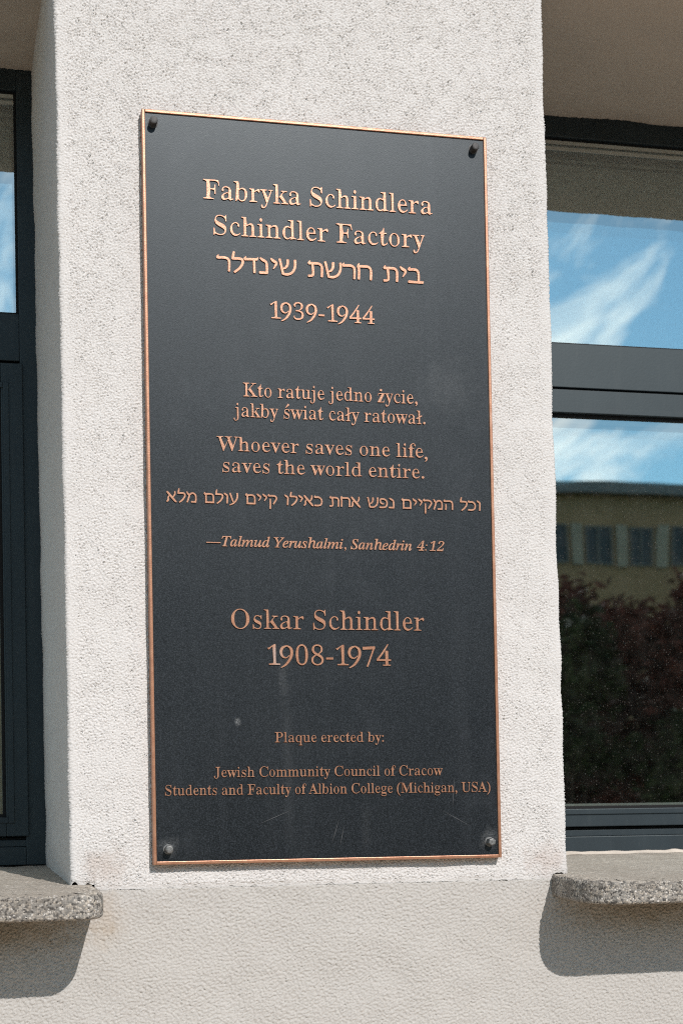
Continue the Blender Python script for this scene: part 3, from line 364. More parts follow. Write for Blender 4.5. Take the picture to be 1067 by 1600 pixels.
i2|547|54 -2 77 105 240 253 310 311 365 361 409 406 440 452 462 501 477 553 483 600 471 635 439 654 405 661 370 656 335 642 304 618 279 569 262 506 238 504 206 511 190 529 184 555 187 589 202 626 227 658 269 689 291 702 339 718 419 726 496 718 544 696 557 685 586 648 596 608 592 558 583 527 569 496 548 464 517 427 423 334 275 206 151 111 388 110 436 117 464 130 479 152 488 176 501 212 541 212 489 -2
rż|424|19 0 23 17 250 428 191 428 140 425 93 409 79 376 65 322 49 326 71 458 409 462 397 437 185 36 227 36 270 37 313 45 351 61 368 99 387 160 401 156 369 4|276 620 270 593 253 572 228 560 200 560 175 572 158 593 152 620 158 647 175 668 200 680 228 680 253 668 270 647
rś|417|225 -13 181 -9 130 12 106 20 85 10 76 -13 53 -13 53 157 79 157 92 97 101 54 154 38 181 26 209 22 244 24 273 36 296 56 311 87 311 117 293 140 242 172 168 209 127 238 112 256 93 292 87 329 91 364 102 399 117 429 139 452 167 466 210 475 247 471 295 454 306 450 322 447 333 458 343 475 363 475 363 330 340 330 326 382 300 417 259 434 222 441 193 438 168 430 147 412 131 386 129 360 141 342 179 313 210 299 276 266 315 238 329 222 346 185 352 141 347 100 340 62 321 31 296 8 268 -5|346 667 179 530 174 528 167 530 158 538 155 545 157 550 270 733 287 741 311 734 341 708 351 685
rł|315|42 0 42 24 67 29 87 34 121 51 124 82 124 593 121 626 92 643 71 650 45 654 45 678 205 674 205 82 207 52 238 35 259 29 283 24 283 0|8 296 288 446 299 447 312 439 323 417 323 402 317 394 37 244 26 243 13 251 2 273 2 288
hר|560|79 692 75 669 71 637 69 608 73 605 56 639 49 643 61 642 73 640 90 632 100 608 98 566 85 543 67 536 57 535 36 535 0 545 -31 599 -17 638 7 667 31 691 47 708 52 712 61 712 74 706 79 699|32 640 86 643 164 648 249 651 321 647 374 636 418 618 455 593 485 562 507 526 521 486 527 442 530 386 529 304 524 202 518 106 514 40 506 25 486 16 450 18 430 29 424 44 427 111 432 207 436 306 436 384 433 433 429 466 422 486 411 502 395 518 375 528 348 536 309 543 249 545 169 543 92 538 38 536 20 542 7 565 5 607 15 632
hל|518|150 860 146 835 141 800 136 762 132 727 129 693 126 655 124 621 122 597 113 580 88 571 46 575 24 589 18 607 20 631 24 665 29 704 36 743 45 780 56 819 67 853 74 876 83 888 102 892 132 886 147 873|48 640 106 642 192 645 283 646 357 640 409 626 449 602 477 570 493 533 502 491 502 445 494 396 478 346 453 295 421 240 384 187 343 136 294 88 238 43 188 5 154 -22 138 -26 117 -16 95 13 90 35 98 50 132 77 180 115 231 158 273 200 308 243 342 292 370 339 390 382 402 419 408 453 408 482 403 503 396 517 388 523 374 529 343 536 280 540 194 540 109 537 50 536 33 543 20 566 19 608 30 632
hד|574|79 692 75 669 70 637 68 608 73 612 54 642 55 643 72 642 86 640 103 632 114 608 113 566 100 543 82 536 69 535 45 534 8 542 -31 592 -18 638 7 667 31 692 47 708 52 712 61 712 74 706 79 698|33 640 502 658 519 651 531 630 532 591 522 568 506 560 37 536 19 543 7 566 5 608 15 632|559 667 521 588 507 582 487 587 462 610 454 629 459 644 533 691 539 693 547 691 558 682 561 674|432 617 439 43 432 27 411 16 373 15 352 26 345 41 338 615 345 631 366 642 404 643 425 632
hנ|434|76 700 96 692 124 680 155 665 184 649 212 633 247 612 286 584 319 545 340 500 351 455 358 407 362 353 365 282 364 199 363 122 362 69 355 54 333 43 296 44 275 55 268 71 269 124 270 200 270 281 268 347 264 397 259 438 252 469 241 491 223 507 195 520 159 535 124 555 95 579 70 605 50 628 36 644 29 655 32 672 48 695 64 703|28 112 322 112 340 104 351 80 351 38 340 15 322 7 28 7 10 15 -1 38 -1 80 10 104
hי|350|74 703 94 690 122 671 152 651 176 636 199 622 229 605 265 582 295 547 309 504 305 466 293 434 276 402 249 361 215 314 181 271 158 241 152 237 141 238 127 246 121 255 122 263 138 297 162 346 185 397 200 438 208 466 211 484 209 490 209 489 200 492 176 502 140 517 104 540 76 572 53 605 36 635 24 655 19 667 25 684 46 703 63 708
hש|742|90 690 96 661 105 621 116 568 130 500 150 401 175 277 198 160 214 79 210 62 192 48 155 40 132 47 122 61 106 142 82 259 58 382 38 480 23 548 11 600 1 640 -6 668 -2 686 17 701 55 710 79 704|163 116 199 111 248 102 298 98 341 101 384 112 431 130 475 155 511 186 541 226 568 277 589 335 605 394 612 461 611 539 608 612 606 664 613 682 636 694 678 695 702 684 710 666 710 615 711 540 708 455 697 376 678 307 653 240 621 177 581 122 532 77 477 41 418 15 359 -3 295 -6 232 3 180 16 145 24 131 34 124 56 132 94 146 112|416 664 415 626 413 570 409 508 397 450 378 401 353 358 325 321 293 290 255 268 215 257 183 253 162 249 150 251 140 263 134 288 137 303 146 311 167 318 195 327 220 339 239 354 256 376 275 406 291 440 303 474 309 519 311 574 311 628 312 666 320 684 344 695 386 694 409 682
hת|665|107 693 105 670 101 638 102 611 106 618 88 643 94 643 112 642 128 640 145 632 156 608 155 566 142 543 124 536 110 535 84 534 47 541 6 586 14 634 37 665 60 691 75 707 80 711 89 712 101 706 107 699|54 640 121 644 221 649 326 651 411 647 471 635 517 614 551 585 578 552 599 513 612 469 618 422 621 365 621 286 616 190 611 101 607 39 599 24 577 14 540 17 519 29 513 45 517 107 522 195 526 289 527 363 524 414 520 451 512 477 500 498 484 516 468 527 443 536 401 543 325 546 225 543 126 538 58 536 40 543 28 566 26 608 36 632|236 565 243 497 252 398 261 294 264 211 263 154 257 109 241 68 209 31 160 10 106 3 60 1 30 0 13 7 1 29 0 68 10 90 26 98 57 99 100 99 137 102 155 109 160 115 165 130 168 161 170 209 167 288 158 389 148 488 142 555 148 572 168 585 205 588 227 580
hח|672|128 707 127 686 126 657 127 627 129 601 134 575 141 539 148 488 152 421 151 329 147 218 142 112 138 40 130 24 109 15 71 16 50 28 44 44 47 117 53 222 57 332 58 419 51 474 39 516 27 557 25 603 38 648 60 682 82 705 96 721 101 725 109 726 122 720 128 714|82 640 150 644 249 649 354 651 439 647 498 634 543 613 575 584 600 551 620 513 632 470 639 422 642 365 642 286 637 190 632 101 628 39 620 24 598 14 561 17 540 29 534 45 538 107 543 195 547 289 548 363 545 413 540 451 533 477 520 499 505 517 491 528 469 536 429 543 354 546 253 543 155 538 86 536 68 543 56 566 54 608 64 632
hב|630|107 692 103 669 98 637 96 608 101 612 82 642 83 643 100 642 114 640 131 632 142 608 141 566 128 543 110 536 97 535 73 534 36 542 -3 592 10 638 35 667 59 692 75 708 80 712 89 712 102 706 107 698|67 640 115 644 187 649 264 652 330 647 380 631 417 605 443 574 463 538 478 498 487 454 492 406 495 351 496 281 493 198 490 121 488 68 481 53 459 43 421 44 400 56 394 72 396 125 399 201 401 282 401 349 398 398 394 440 388 472 377 498 365 518 353 529 338 537 314 543 263 546 193 544 123 539 73 536 55 542 42 565 39 607 49 631|35 112 147 112 311 112 474 112 586 112 616 111 602 38 596 44 587 53 578 62 578 80 591 105 605 116 617 115 628 114 657 105 644 18 590 7 475 4 310 4 147 6 35 7 17 15 5 39 6 81 18 104
hו|322|57 699 75 690 100 678 129 662 153 646 176 630 204 609 236 579 261 536 271 490 271 446 267 400 264 348 261 274 257 183 253 98 250 40 242 24 221 15 183 16 162 28 156 44 159 103 163 188 167 278 170 352 173 407 177 450 178 481 173 500 162 512 142 523 114 537 85 558 61 582 41 607 25 629 13 645 7 657 11 674 29 695 45 702
hכ|560|96 668 92 647 87 620 90 614 76 637 96 639 153 644 224 647 292 639 349 615 398 584 440 545 474 502 498 452 514 398 522 344 523 292 517 240 504 188 484 139 457 96 422 62 383 37 338 20 287 7 222 2 148 3 80 5 33 7 16 15 5 39 6 81 19 105 37 112 83 111 150 108 219 108 273 112 311 119 341 128 364 139 383 156 400 182 415 217 424 257 429 296 428 336 422 379 411 418 394 450 370 478 339 503 303 524 268 537 223 540 162 535 98 530 36 539 -4 599 11 647 32 674 44 690 52 697 66 698 87 689 96 678
hה|658|93 693 91 670 87 638 88 611 92 618 74 643 80 643 98 642 114 640 131 632 142 608 141 566 128 543 110 536 96 535 70 534 33 541 -8 586 0 634 23 665 46 691 61 707 66 711 75 712 87 706 93 699|54 640 122 644 221 649 326 651 411 647 470 634 515 613 547 584 572 551 592 512 604 469 610 422 614 366 615 287 613 191 609 102 607 40 600 25 578 15 540 16 519 28 513 44 515 105 518 194 521 288 520 362 516 413 512 451 505 478 492 499 477 517 463 528 441 536 401 543 326 546 225 543 127 538 58 536 40 543 28 566 26 608 36 632|175 396 181 363 189 315 197 261 201 209 199 158 192 108 185 65 180 35 170 20 148 13 110 19 91 32 86 49 91 79 97 121 103 168 107 211 108 256 107 308 106 355 105 388 109 401 124 410 152 413 168 407
hמ|686|87 703 103 681 126 650 150 617 170 589 185 569 204 547 224 513 236 468 235 419 226 370 213 320 198 267 178 203 153 131 129 65 113 20 101 8 79 5 44 17 28 34 27 50 43 96 67 161 91 232 110 293 124 344 136 390 142 429 142 456 136 471 125 482 104 502 82 531 64 568 48 608 35 644 25 669 24 682 34 696 59 710 76 711|160 453 175 483 197 527 226 575 262 616 306 641 352 656 400 660 447 653 492 634 534 606 572 570 602 526 620 477 629 424 633 371 635 315 634 250 630 177 625 112 621 66 613 51 591 42 553 45 533 57 527 74 530 119 536 184 540 254 541 315 539 366 536 413 530 452 518 482 500 506 474 527 446 543 421 551 399 553 373 550 348 542 326 532 300 512 269 478 240 441 218 415 208 408 190 410 167 425 158 440|322 112 588 112 606 104 617 80 617 38 606 15 588 7 322 7 304 15 293 38 293 80 304 104
hק|616|86 693 84 670 81 639 81 611 86 615 68 642 69 643 86 642 100 640 117 632 128 608 127 566 114 543 96 536 83 535 59 534 23 542 -16 589 -6 635 16 665 39 690 54 707 59 711 68 712 80 706 86 699|39 640 98 644 185 649 278 652 357 647 416 631 463 608 499 579 527 547 550 511 564 470 569 427 564 381 548 336 525 293 499 253 475 214 448 170 418 122 391 79 372 49 360 40 339 41 310 58 298 76 300 91 317 122 341 167 368 216 393 262 418 303 443 342 462 376 472 403 474 427 472 450 465 470 453 489 435 507 412 522 383 534 343 543 277 546 190 544 104 539 45 536 27 542 14 565 12 607 22 632|182 378 183 339 185 283 187 215 187 139 186 46 184 -65 182 -168 180 -239 173 -255 151 -265 114 -264 93 -253 86 -237 87 -166 89 -63 91 47 93 141 94 215 96 283 97 338 98 378 104 392 123 401 157 402 176 392
hם|672|102 689 94 663 82 628 84 616 73 638 119 638 210 643 311 649 396 647 455 637 501 620 539 594 570 560 593 519 608 473 616 424 621 366 623 290 620 200 617 115 614 58 606 42 585 32 547 34 526 45 520 61 522 119 526 203 528 291 527 362 522 412 516 453 508 482 494 504 478 519 460 529 431 537 388 543 315 542 217 534 119 528 39 538 -8 604 16 660 47 692 66 711 72 715 83 714 97 706 103 697|595 7 98 7 80 15 69 38 69 80 80 104 98 112 595 112 613 104 624 80 624 38 613 15|173 560 173 60 166 44 145 33 107 33 86 44 79 60 79 560 86 576 107 586 145 586 166 576
hפ|602|275 249 248 250 207 252 158 259 112 278 78 312 60 350 49 389 43 427 36 468 32 518 37 572 68 624 122 651 183 662 247 662 307 653 363 632 415 601 463 562 502 516 527 461 540 403 545 344 544 290 536 237 520 186 498 137 470 96 436 62 397 37 353 19 301 7 233 2 155 3 83 5 33 7 16 15 5 39 6 81 19 105 37 112 86 111 157 108 230 108 287 112 325 119 355 127 378 139 398 156 417 183 432 218 444 258 450 298 451 342 448 388 438 431 422 464 397 491 361 517 320 538 281 551 238 559 189 561 147 557 128 552 123 544 119 516 120 477 125 441 133 413 145 390 158 374 168 366 187 358 220 350 258 344 285 339 300 331 307 309 303 273 291 254
hא|644|72 697 82 690 93 685 115 667 159 618 240 520 348 385 456 251 535 151 575 98 591 73 597 60 606 47 612 37 610 22 596 1 582 -7 570 -5 557 -3 534 2 498 23 445 73 360 172 250 307 143 442 65 544 28 601 14 633 13 650 12 661 10 674 20 689 44 703 61 704|546 682 549 656 553 617 555 570 550 522 536 477 516 434 493 394 468 360 439 332 409 312 383 298 365 289 356 287 345 292 333 307 331 319 335 327 348 342 367 363 385 386 400 410 416 439 433 474 448 510 458 542 462 575 463 613 463 650 462 676 467 691 486 701 519 704 539 695|212 421 198 397 178 365 161 331 152 303 154 276 160 238 167 192 163 141 141 94 113 58 87 31 70 13 55 6 33 11 5 34 -5 55 0 71 14 91 34 118 52 146 61 167 64 192 63 230 62 277 72 327 97 370 130 404 160 430 180 447 187 451 197 448 210 438 214 428
hע|602|106 693 117 664 131 623 149 570 171 505 199 414 234 303 266 197 289 124 287 110 273 96 244 87 225 89 215 100 190 172 152 276 113 386 81 475 59 540 42 593 29 635 20 665 21 681 38 697 72 709 95 706|539 685 543 647 550 590 555 523 551 456 537 391 517 325 492 261 461 201 426 147 386 96 341 50 291 8 229 -29 160 -60 98 -85 56 -102 43 -102 30 -91 18 -65 19 -48 28 -38 69 -18 128 9 190 42 241 76 281 113 317 154 350 199 379 247 405 300 428 357 446 415 457 468 459 522 454 580 447 634 441 673 447 690 467 704 506 709 529 701
"""

# ------------------------------------------------------------------ the near building
YW = .0165           # face of the pier
YG = .464            # face of the window frames
BL = empty('stucco_building', (.58, .25, 0), 'near pale stucco building with dark framed windows either side of the plaque pier', 'building')

def xl(z): return .2135 - .006 * (z - Z0) / 1.33
def xr(z): return .9560 - .0105 * (z - Z0) / 1.33

# rough-cast pier between the windows: one sheet that runs round both arrises into the reveals
ST = .00112
zs = np.arange(Z0 - .034, Z0 + 1.345, ST); zs[-1] = Z0 + 1.345
RAD = .006
prof = []                                    # (side, parameter)
djl = np.concatenate([np.arange(.455, RAD, -.0026)])
fr = np.linspace(0, 1, 650)
djr = np.arange(RAD, .456, .008)
X = []; Y = []; NX = []; NY = []; U = []
XL = xl(zs)[:, None]; XR = xr(zs)[:, None]
def add(x, y, nx, ny, u, w=1.0):
    X.append(x); Y.append(np.broadcast_to(y, x.shape)); NX.append(np.full(x.shape, nx)); NY.append(np.full(x.shape, ny))
for d in djl: add(XL, np.array([[YW + d]]), -1, 0, None)
for k in range(1, 5):
    a = math.pi / 2 * k / 5; add(XL + RAD - RAD * math.cos(a), np.array([[YW + RAD - RAD * math.sin(a)]]), -math.cos(a), -math.sin(a), None)
for t_ in fr: add(XL + RAD + (XR - XL - 2 * RAD) * t_, np.array([[YW]]), 0, -1, None)
for k in range(4, 0, -1):
    a = math.pi / 2 * k / 5; add(XR - RAD + RAD * math.cos(a), np.array([[YW + RAD - RAD * math.sin(a)]]), math.cos(a), -math.sin(a), None)
for d in djr: add(XR, np.array([[YW + d]]), 1, 0, None)
X = np.concatenate(X, 1); Y = np.concatenate(Y, 1); NX = np.concatenate(NX, 1); NY = np.concatenate(NY, 1)
r_, c_ = X.shape
def grains(lam, s, bw=.52): return np.clip(np.maximum(bandnoise(r_, c_, ST, lam, bw, 1.0, 0, s), bandnoise(r_, c_, ST, lam, bw, 1.2, .6, s + 100)) - .56, -1.9, 1.1)
h3 = bandnoise(r_, c_, ST, .0027, .4, 1, 0, 9); hb = bandnoise(r_, c_, ST, .16, .5, 1, 0, 3); hm = bandnoise(r_, c_, ST, .05, .6, 1, 0, 4)
# sharper, finer grains high on the pier, broader trowelled ones low down
wz = np.clip((zs[:, None] - Z0 - .15) / .75 + .22 * bandnoise(r_, c_, ST, .3, .4, 1, 0, 12), 0, 1)
hh = wz * .95 * grains(.0041, 1, .46) + (1 - wz) * .84 * grains(.0047, 2, .50) + .54 * h3
hh *= 1 + .13 * np.clip(hm, -1.6, 1.6)
amp = np.full(c_, 0.00116); amp[:len(djl)] = .00055; kc = np.concatenate([np.linspace(1, .62, 14), np.full(8, .62), np.linspace(.62, 1, 14)])
amp[len(djl) - 6:len(djl)] = np.linspace(.00055, 0.00116, 6); amp[len(djl) - 16:len(djl) + 20] *= kc; e2 = len(djl) + 8 + len(fr); amp[e2 - 20:e2 + 16] *= kc
D = hh * amp[None, :] + hb * .0006
edge = np.clip(1 - np.arange(r_) / 7, 0, 1)[:, None]
D = D * (1 - edge) - .0016 * edge
lift = np.clip(1 - np.arange(r_) / 26, 0, 1)[:, None] * ((X < .2475) & (Y < YW + .004) | (X > .9315) & (Y < YW + .004))
zs = zs[:, None] + edge * (.0012 * bandnoise(4, c_, ST, .03, .7, 1, 0, 10)[0][None, :]) + lift * (.0088 + .0008 * bandnoise(4, c_, ST, .03, .6, 1, 0, 13)[1][None, :])
# keep the sheet under the plaque flat enough not to poke through
P = np.stack([X + NX * D, Y + NY * D, np.broadcast_to(zs, X.shape)], -1)
grid_mesh('pier_wall', P, M['stucco'], BL)

# smoother render below the sills
SB = .0013
xs = np.arange(-.06, 1.36, SB); zz = np.arange(Z0 - .40, Z0 - .0240, SB)
h = np.clip(np.maximum(bandnoise(len(zz), len(xs), SB, .0060, .55, 1.5, .55, 5), bandnoise(len(zz), len(xs), SB, .0060, .55, 1.1, .2, 7)) - .56, -1.8, 1.2) + .45 * bandnoise(len(zz), len(xs), SB, .0034, .4, 1, 0, 6)
hb = bandnoise(len(zz), len(xs), SB, .12, .5, 1, 0, 8)
fade = np.minimum(1, np.minimum(np.arange(len(xs)), np.arange(len(xs))[::-1]) / 6)[None, :] * np.minimum(1, np.arange(len(zz)) / 6)[:, None]
Dd = (h * .00084 + hb * .0006) * fade
up = np.clip((zz - (Z0 - .0345)) / .003, 0, 1)[:, None]; Dd = Dd * (1 - up) - .0028 * up
XX, ZZ = np.meshgrid(xs, zz)
ZZ = np.where((XX > .2485) & (XX < .9305), ZZ, np.minimum(ZZ, Z0 - .0338))
grid_mesh('wall_base', np.stack([XX, YW + .0006 - Dd, ZZ], -1), M['render'], BL)
a = MB(); y = YW + .0006; xe = xs[-1]; zb = zz[0]; zt = Z0 - .0338
a.quad((-3.2, y, 0), (4.4, y, 0), (4.4, y, zb), (xe, y, zb), (xs[0], y, zb), (-3.2, y, zb))
a.quad((-3.2, y, zb), (xs[0], y, zb), (xs[0], y, zt), (-3.2, y, zt)); a.quad((xe, y, zb), (4.4, y, zb), (4.4, y, zt), (xe, y, zt))
a.quad((-3.2, y, zt), (4.4, y, zt), (4.4, .50, zt), (-3.2, .50, zt))
a.build('wall_base', M['render'], BL)

# storey above the openings, and the next piers
a = MB(); a.box(-3.2, 4.4, YW, .53, Z0 + 1.3455, Z0 + 3.4); a.box(-3.2, -1.04, YW, .53, Z0 - .0325, Z0 + 1.345); a.box(2.20, 4.4, YW, .53, Z0 - .0325, Z0 + 1.345)
a.build('upper_wall', M['stucco_above'], BL)

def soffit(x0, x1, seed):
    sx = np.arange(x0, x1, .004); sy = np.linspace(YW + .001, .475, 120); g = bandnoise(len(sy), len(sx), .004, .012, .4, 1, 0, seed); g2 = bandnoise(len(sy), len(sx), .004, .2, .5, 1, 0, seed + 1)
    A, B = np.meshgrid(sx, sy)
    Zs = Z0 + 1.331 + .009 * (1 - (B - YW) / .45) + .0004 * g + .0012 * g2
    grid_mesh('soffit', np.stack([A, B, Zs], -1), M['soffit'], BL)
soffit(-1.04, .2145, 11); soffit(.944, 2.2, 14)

# windows
def window(x0, x1, right):
    """frame from x0 to x1, fixed light above, casement below"""
    root = None
    zf0, zf1 = Z0 - .0005, Z0 + 1.338
    yf, yb = YG, YG + .06
    mem = .034
    f = MB()
    f.box(x0, x0 + mem, yf, yb, zf0, zf1); f.box(x1 - mem, x1, yf, yb, zf0, zf1)
    f.box(x0 + mem, x1 - mem, yf, yb, Z0 + 1.2935, zf1); f.box(x0 + mem, x1 - mem, yf, yb, zf0, Z0 + .0295)
    f.box(x0 + mem, x1 - mem, yf, yb, Z0 + .8375, Z0 + .917)
    w = f.build('window', M['paint'], BL, .0012)
    # step on the lower frame rail
    s = MB(); s.box(x0 + .002, x1 - .002, yf + .0035, yb, Z0 + .0300, Z0 + .0412); s.build('drip_rail', M['paint'], w, .0008)
    # fixed light: bead, gasket, two panes
    ux0, ux1, uz0, uz1 = x0 + mem, x1 - mem, Z0 + .917, Z0 + 1.2935
    def ring(nm, m, x0, x1, z0, z1, t, y0, y1, bev=0):
        r = MB(); r.box(x0, x0 + t, y0, y1, z0, z1); r.box(x1 - t, x1, y0, y1, z0, z1); r.box(x0 + t, x1 - t, y0, y1, z0, z0 + t); r.box(x0 + t, x1 - t, y0, y1, z1 - t, z1)
        return r.build(nm, m, w, bev)
    def pane(x0, x1, z0, z1, y):
        for nm, yy, mm in (('glass_pane', y, M['glass_out']), ('inner_pane', y + .030, M['glass_in'])):
            q = MB(); q.quad((x0, yy, z0), (x1, yy, z0), (x1, yy, z1), (x0, yy, z1)); q.build(nm, mm, w)
    ring('gasket', M['rubber'], ux0 + .0003, ux1 - .0003, uz0 + .0003, uz1 - .0003, .0036, yf + .008, yf + .014)
    pane(ux0 + .0002, ux1 - .0002, uz0 + .0002, uz1 - .0002, yf + .013)
    for da, db in ((.0040, .0098), (.0152, .0205)):
        r = MB(); r.box(ux0 + .004, ux1 - .004, yf + .0085, yf + .0126, uz1 - db, uz1 - da); r.build('spacer', M['bead'], w)
    # casement
    cx0, cx1, cz0, cz1 = x0 + mem - .004, x1 - mem + .004, Z0 + .0470, Z0 + .8322
    st = .036; ys = yf - .006; ye = yf + .05
    sh = MB(); sh.box(cx0, cx0 + st, ys, ye, cz0, cz1); sh.box(cx1 - st, cx1, ys, ye, cz0, cz1); sh.box(cx0 + st, cx1 - st, ys, ye, cz1 - .0427, cz1); sh.box(cx0 + st, cx1 - st, ys, ye, cz0, cz0 + .0318)
    sash = sh.build('sash', M['paint'], w, .0012)
    ring('gasket', M['rubber'], cx0 - .0035, cx1 + .0035, cz0 - .0055, cz1 + .005, .0034, yf + .010, yf + .045)
    lx0, lx1, lz0, lz1 = cx0 + st, cx1 - st, cz0 + .0318, cz1 - .0427
    ring('glazing_bead', M['paint'], lx0 - .013, lx1 + .013, lz0 - .010, lz1 + .010, .0095, ys - .0028, ys + .002, .0008)
    ring('gasket', M['rubber'], lx0 + .0003, lx1 - .0003, lz0 + .0003, lz1 - .0003, .0050, ys + .006, ys + .013)
    pane(lx0 + .0002, lx1 - .0002, lz0 + .0002, lz1 - .0002, ys + .012)
    ring('spacer', M['bead'], lx0 + .0006, lx1 - .0006, lz0 + .0006, lz1 - .0006, .009, ys + .015, ys + .039)
    if right:
        q = MB(); xs_ = np.linspace(.945, 2.15, 160); e = bandnoise(4, 160, .0075, .06, .5, 1, 0, 21)[0]
        for i in range(159):
            za, zb_ = Z0 + .0028 + .0006 * e[i], Z0 + .0028 + .0006 * e[i + 1]
            q.quad((xs_[i], YG - .005, Z0 - .004), (xs_[i + 1], YG - .005, Z0 - .004), (xs_[i + 1], YG - .001, zb_), (xs_[i], YG - .001, za))
        q.build('sealant', M['mortar'], w)
    return w
wl = window(-1.04, .2155, False); wl['label'] = 'dark anthracite window left of the pier, in shade'
wr = window(.944, 2.20, True); wr['label'] = 'sunlit grey window right of the pier, reflecting sky and shrubs'

# window sills of washed aggregate: slab with rounded nosing and rounded plan corners
def sill(x0, x1, rl, rr, seed):
    yb, yf_ = .470, -.139
    def outline(off):
        o = []
        for k in range(9):
            a = math.pi / 2 * k / 8; o.append((x0 + off + rl[0] - rl[0] * math.cos(a), yf_ + off + rl[1] - rl[1] * math.sin(a)))
        for k in range(9):
            a = math.pi / 2 * (1 - k / 8); o.append((x1 - off - rr[0] + rr[0] * math.cos(a), yf_ + off + rr[1] - rr[1] * math.sin(a)))
        return o
    def ztop(y): return Z0 - .036 + .034 * max(0, min(1, (y - yf_) / .6))
    # densify
    def path(off):
        o = [(x0 + off, yb)] + outline(off) + [(x1 - off, yb)]; out = []
        for (ax, ay), (bx, by) in zip(o[:-1], o[1:]):
            n = max(1, int(math.hypot(bx - ax, by - ay) / .0035))
            for i in range(n): out.append((ax + (bx - ax) * i / n, ay + (by - ay) * i / n))
        out.append(o[-1]); return np.array(out)
    base = path(0); n = len(base)
    t = np.gradient(base, axis=0); t /= np.linalg.norm(t, axis=1)[:, None]; nrm = np.stack([t[:, 1], -t[:, 0]], 1)
    if nrm[n // 2][1] > 0: nrm = -nrm
    T = .0335
    rows = []
    sec = [(.05, 0), (.028, 0)] + [(0.006 - .006 * math.sin(a), -(0.006 - .006 * math.cos(a))) for a in np.linspace(0, math.pi / 2, 6)] + [(0, -z) for z in np.linspace(.0085, T - .004, 9)] + [(.001, -T + .002), (.004, -T), (.03, -T), (.10, -T)]
    g1 = bandnoise(len(sec), n, .0035, .018, .5, 1, 0, seed)
    g2 = bandnoise(len(sec), n, .0035, .008, .4, 1, 0, seed + 1)
    for j, (o, dz) in enumerate(sec):
        q = base - nrm * o
        zz_ = np.array([ztop(yy) for yy in q[:, 1]])
        if o < .02: zz_ = np.array([ztop(yy) for yy in base[:, 1]])
        d = 0 if j == 0 else (.0005 * g1[j] + .00035 * g2[j]) * (1.0 if dz > -.027 else .25)
        rows.append(np.stack([q[:, 0] + nrm[:, 0] * d, q[:, 1] + nrm[:, 1] * d, zz_ + dz + (0 if j == 0 else .0006 * g1[j] if j < 4 else .0003 * g2[j] * (dz > -.03))], 1))
    Pn = np.array(rows)
    me = bpy.data.meshes.new('window_sill'); vs = Pn.reshape(-1, 3).tolist(); fs = []
    for j in range(len(sec) - 1):
        for i in range(n - 1): fs.append((j * n + i, (j + 1) * n + i, (j + 1) * n + i + 1, j * n + i + 1))
    # top field: strips between the two ends of the inner ring
    b = len(vs); ring = Pn[0]
    ys_ = np.linspace(ring[:, 1].min() - .0006, yb, 40); xi0, xi1 = x0 + .05, x1 - .05
    nx_ = max(2, int((xi1 - xi0) / .012)); gx = np.linspace(xi0 - .0006, xi1 + .0006, nx_); g = bandnoise(40, nx_, .012, .06, .5, 1, 0, seed + 2)
    for iy, yy in enumerate(ys_):
        for ix, xx in enumerate(gx): vs.append((xx, yy, ztop(yy) + (0 if iy == 0 or ix in (0, nx_ - 1) else .0005 * g[iy, ix]) - .0001))
    for iy in range(39):
        for ix in range(nx_ - 1): q = b + iy * nx_ + ix; fs.append((q, q + 1, q + nx_ + 1, q + nx_))
    me.from_pydata(vs, [], fs); me.update()
    for p_ in me.polygons: p_.use_smooth = True
    bm = bmesh.new(); bm.from_mesh(me); bmesh.ops.recalc_face_normals(bm, faces=bm.faces[:]); bm.to_mesh(me); bm.free()
    return link_mesh('window_sill', me, M['sill'], BL)
sl = sill(-1.10, .2465, (.03, .03), (.032, .045), 31); sl['label'] = 'pale washed aggregate sill, half in shade'
sr = sill(.930, 2.26, (.055, .075), (.03, .03), 41); sr['label'] = 'washed aggregate sill with a dirty rounded left end'

# dim room behind the glass
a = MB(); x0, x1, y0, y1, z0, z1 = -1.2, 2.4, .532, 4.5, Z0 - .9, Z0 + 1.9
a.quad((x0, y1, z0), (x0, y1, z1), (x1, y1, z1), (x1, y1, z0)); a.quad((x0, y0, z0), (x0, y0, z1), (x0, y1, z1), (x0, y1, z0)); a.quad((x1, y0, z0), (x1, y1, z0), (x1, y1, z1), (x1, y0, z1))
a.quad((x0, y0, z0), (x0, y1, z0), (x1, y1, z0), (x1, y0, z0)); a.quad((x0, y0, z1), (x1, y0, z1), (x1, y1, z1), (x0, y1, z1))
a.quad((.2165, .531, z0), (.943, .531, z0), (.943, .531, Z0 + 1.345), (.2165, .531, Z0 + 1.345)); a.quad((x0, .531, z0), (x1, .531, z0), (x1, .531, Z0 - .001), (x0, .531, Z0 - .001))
a.build('room_interior', M['room'], BL)

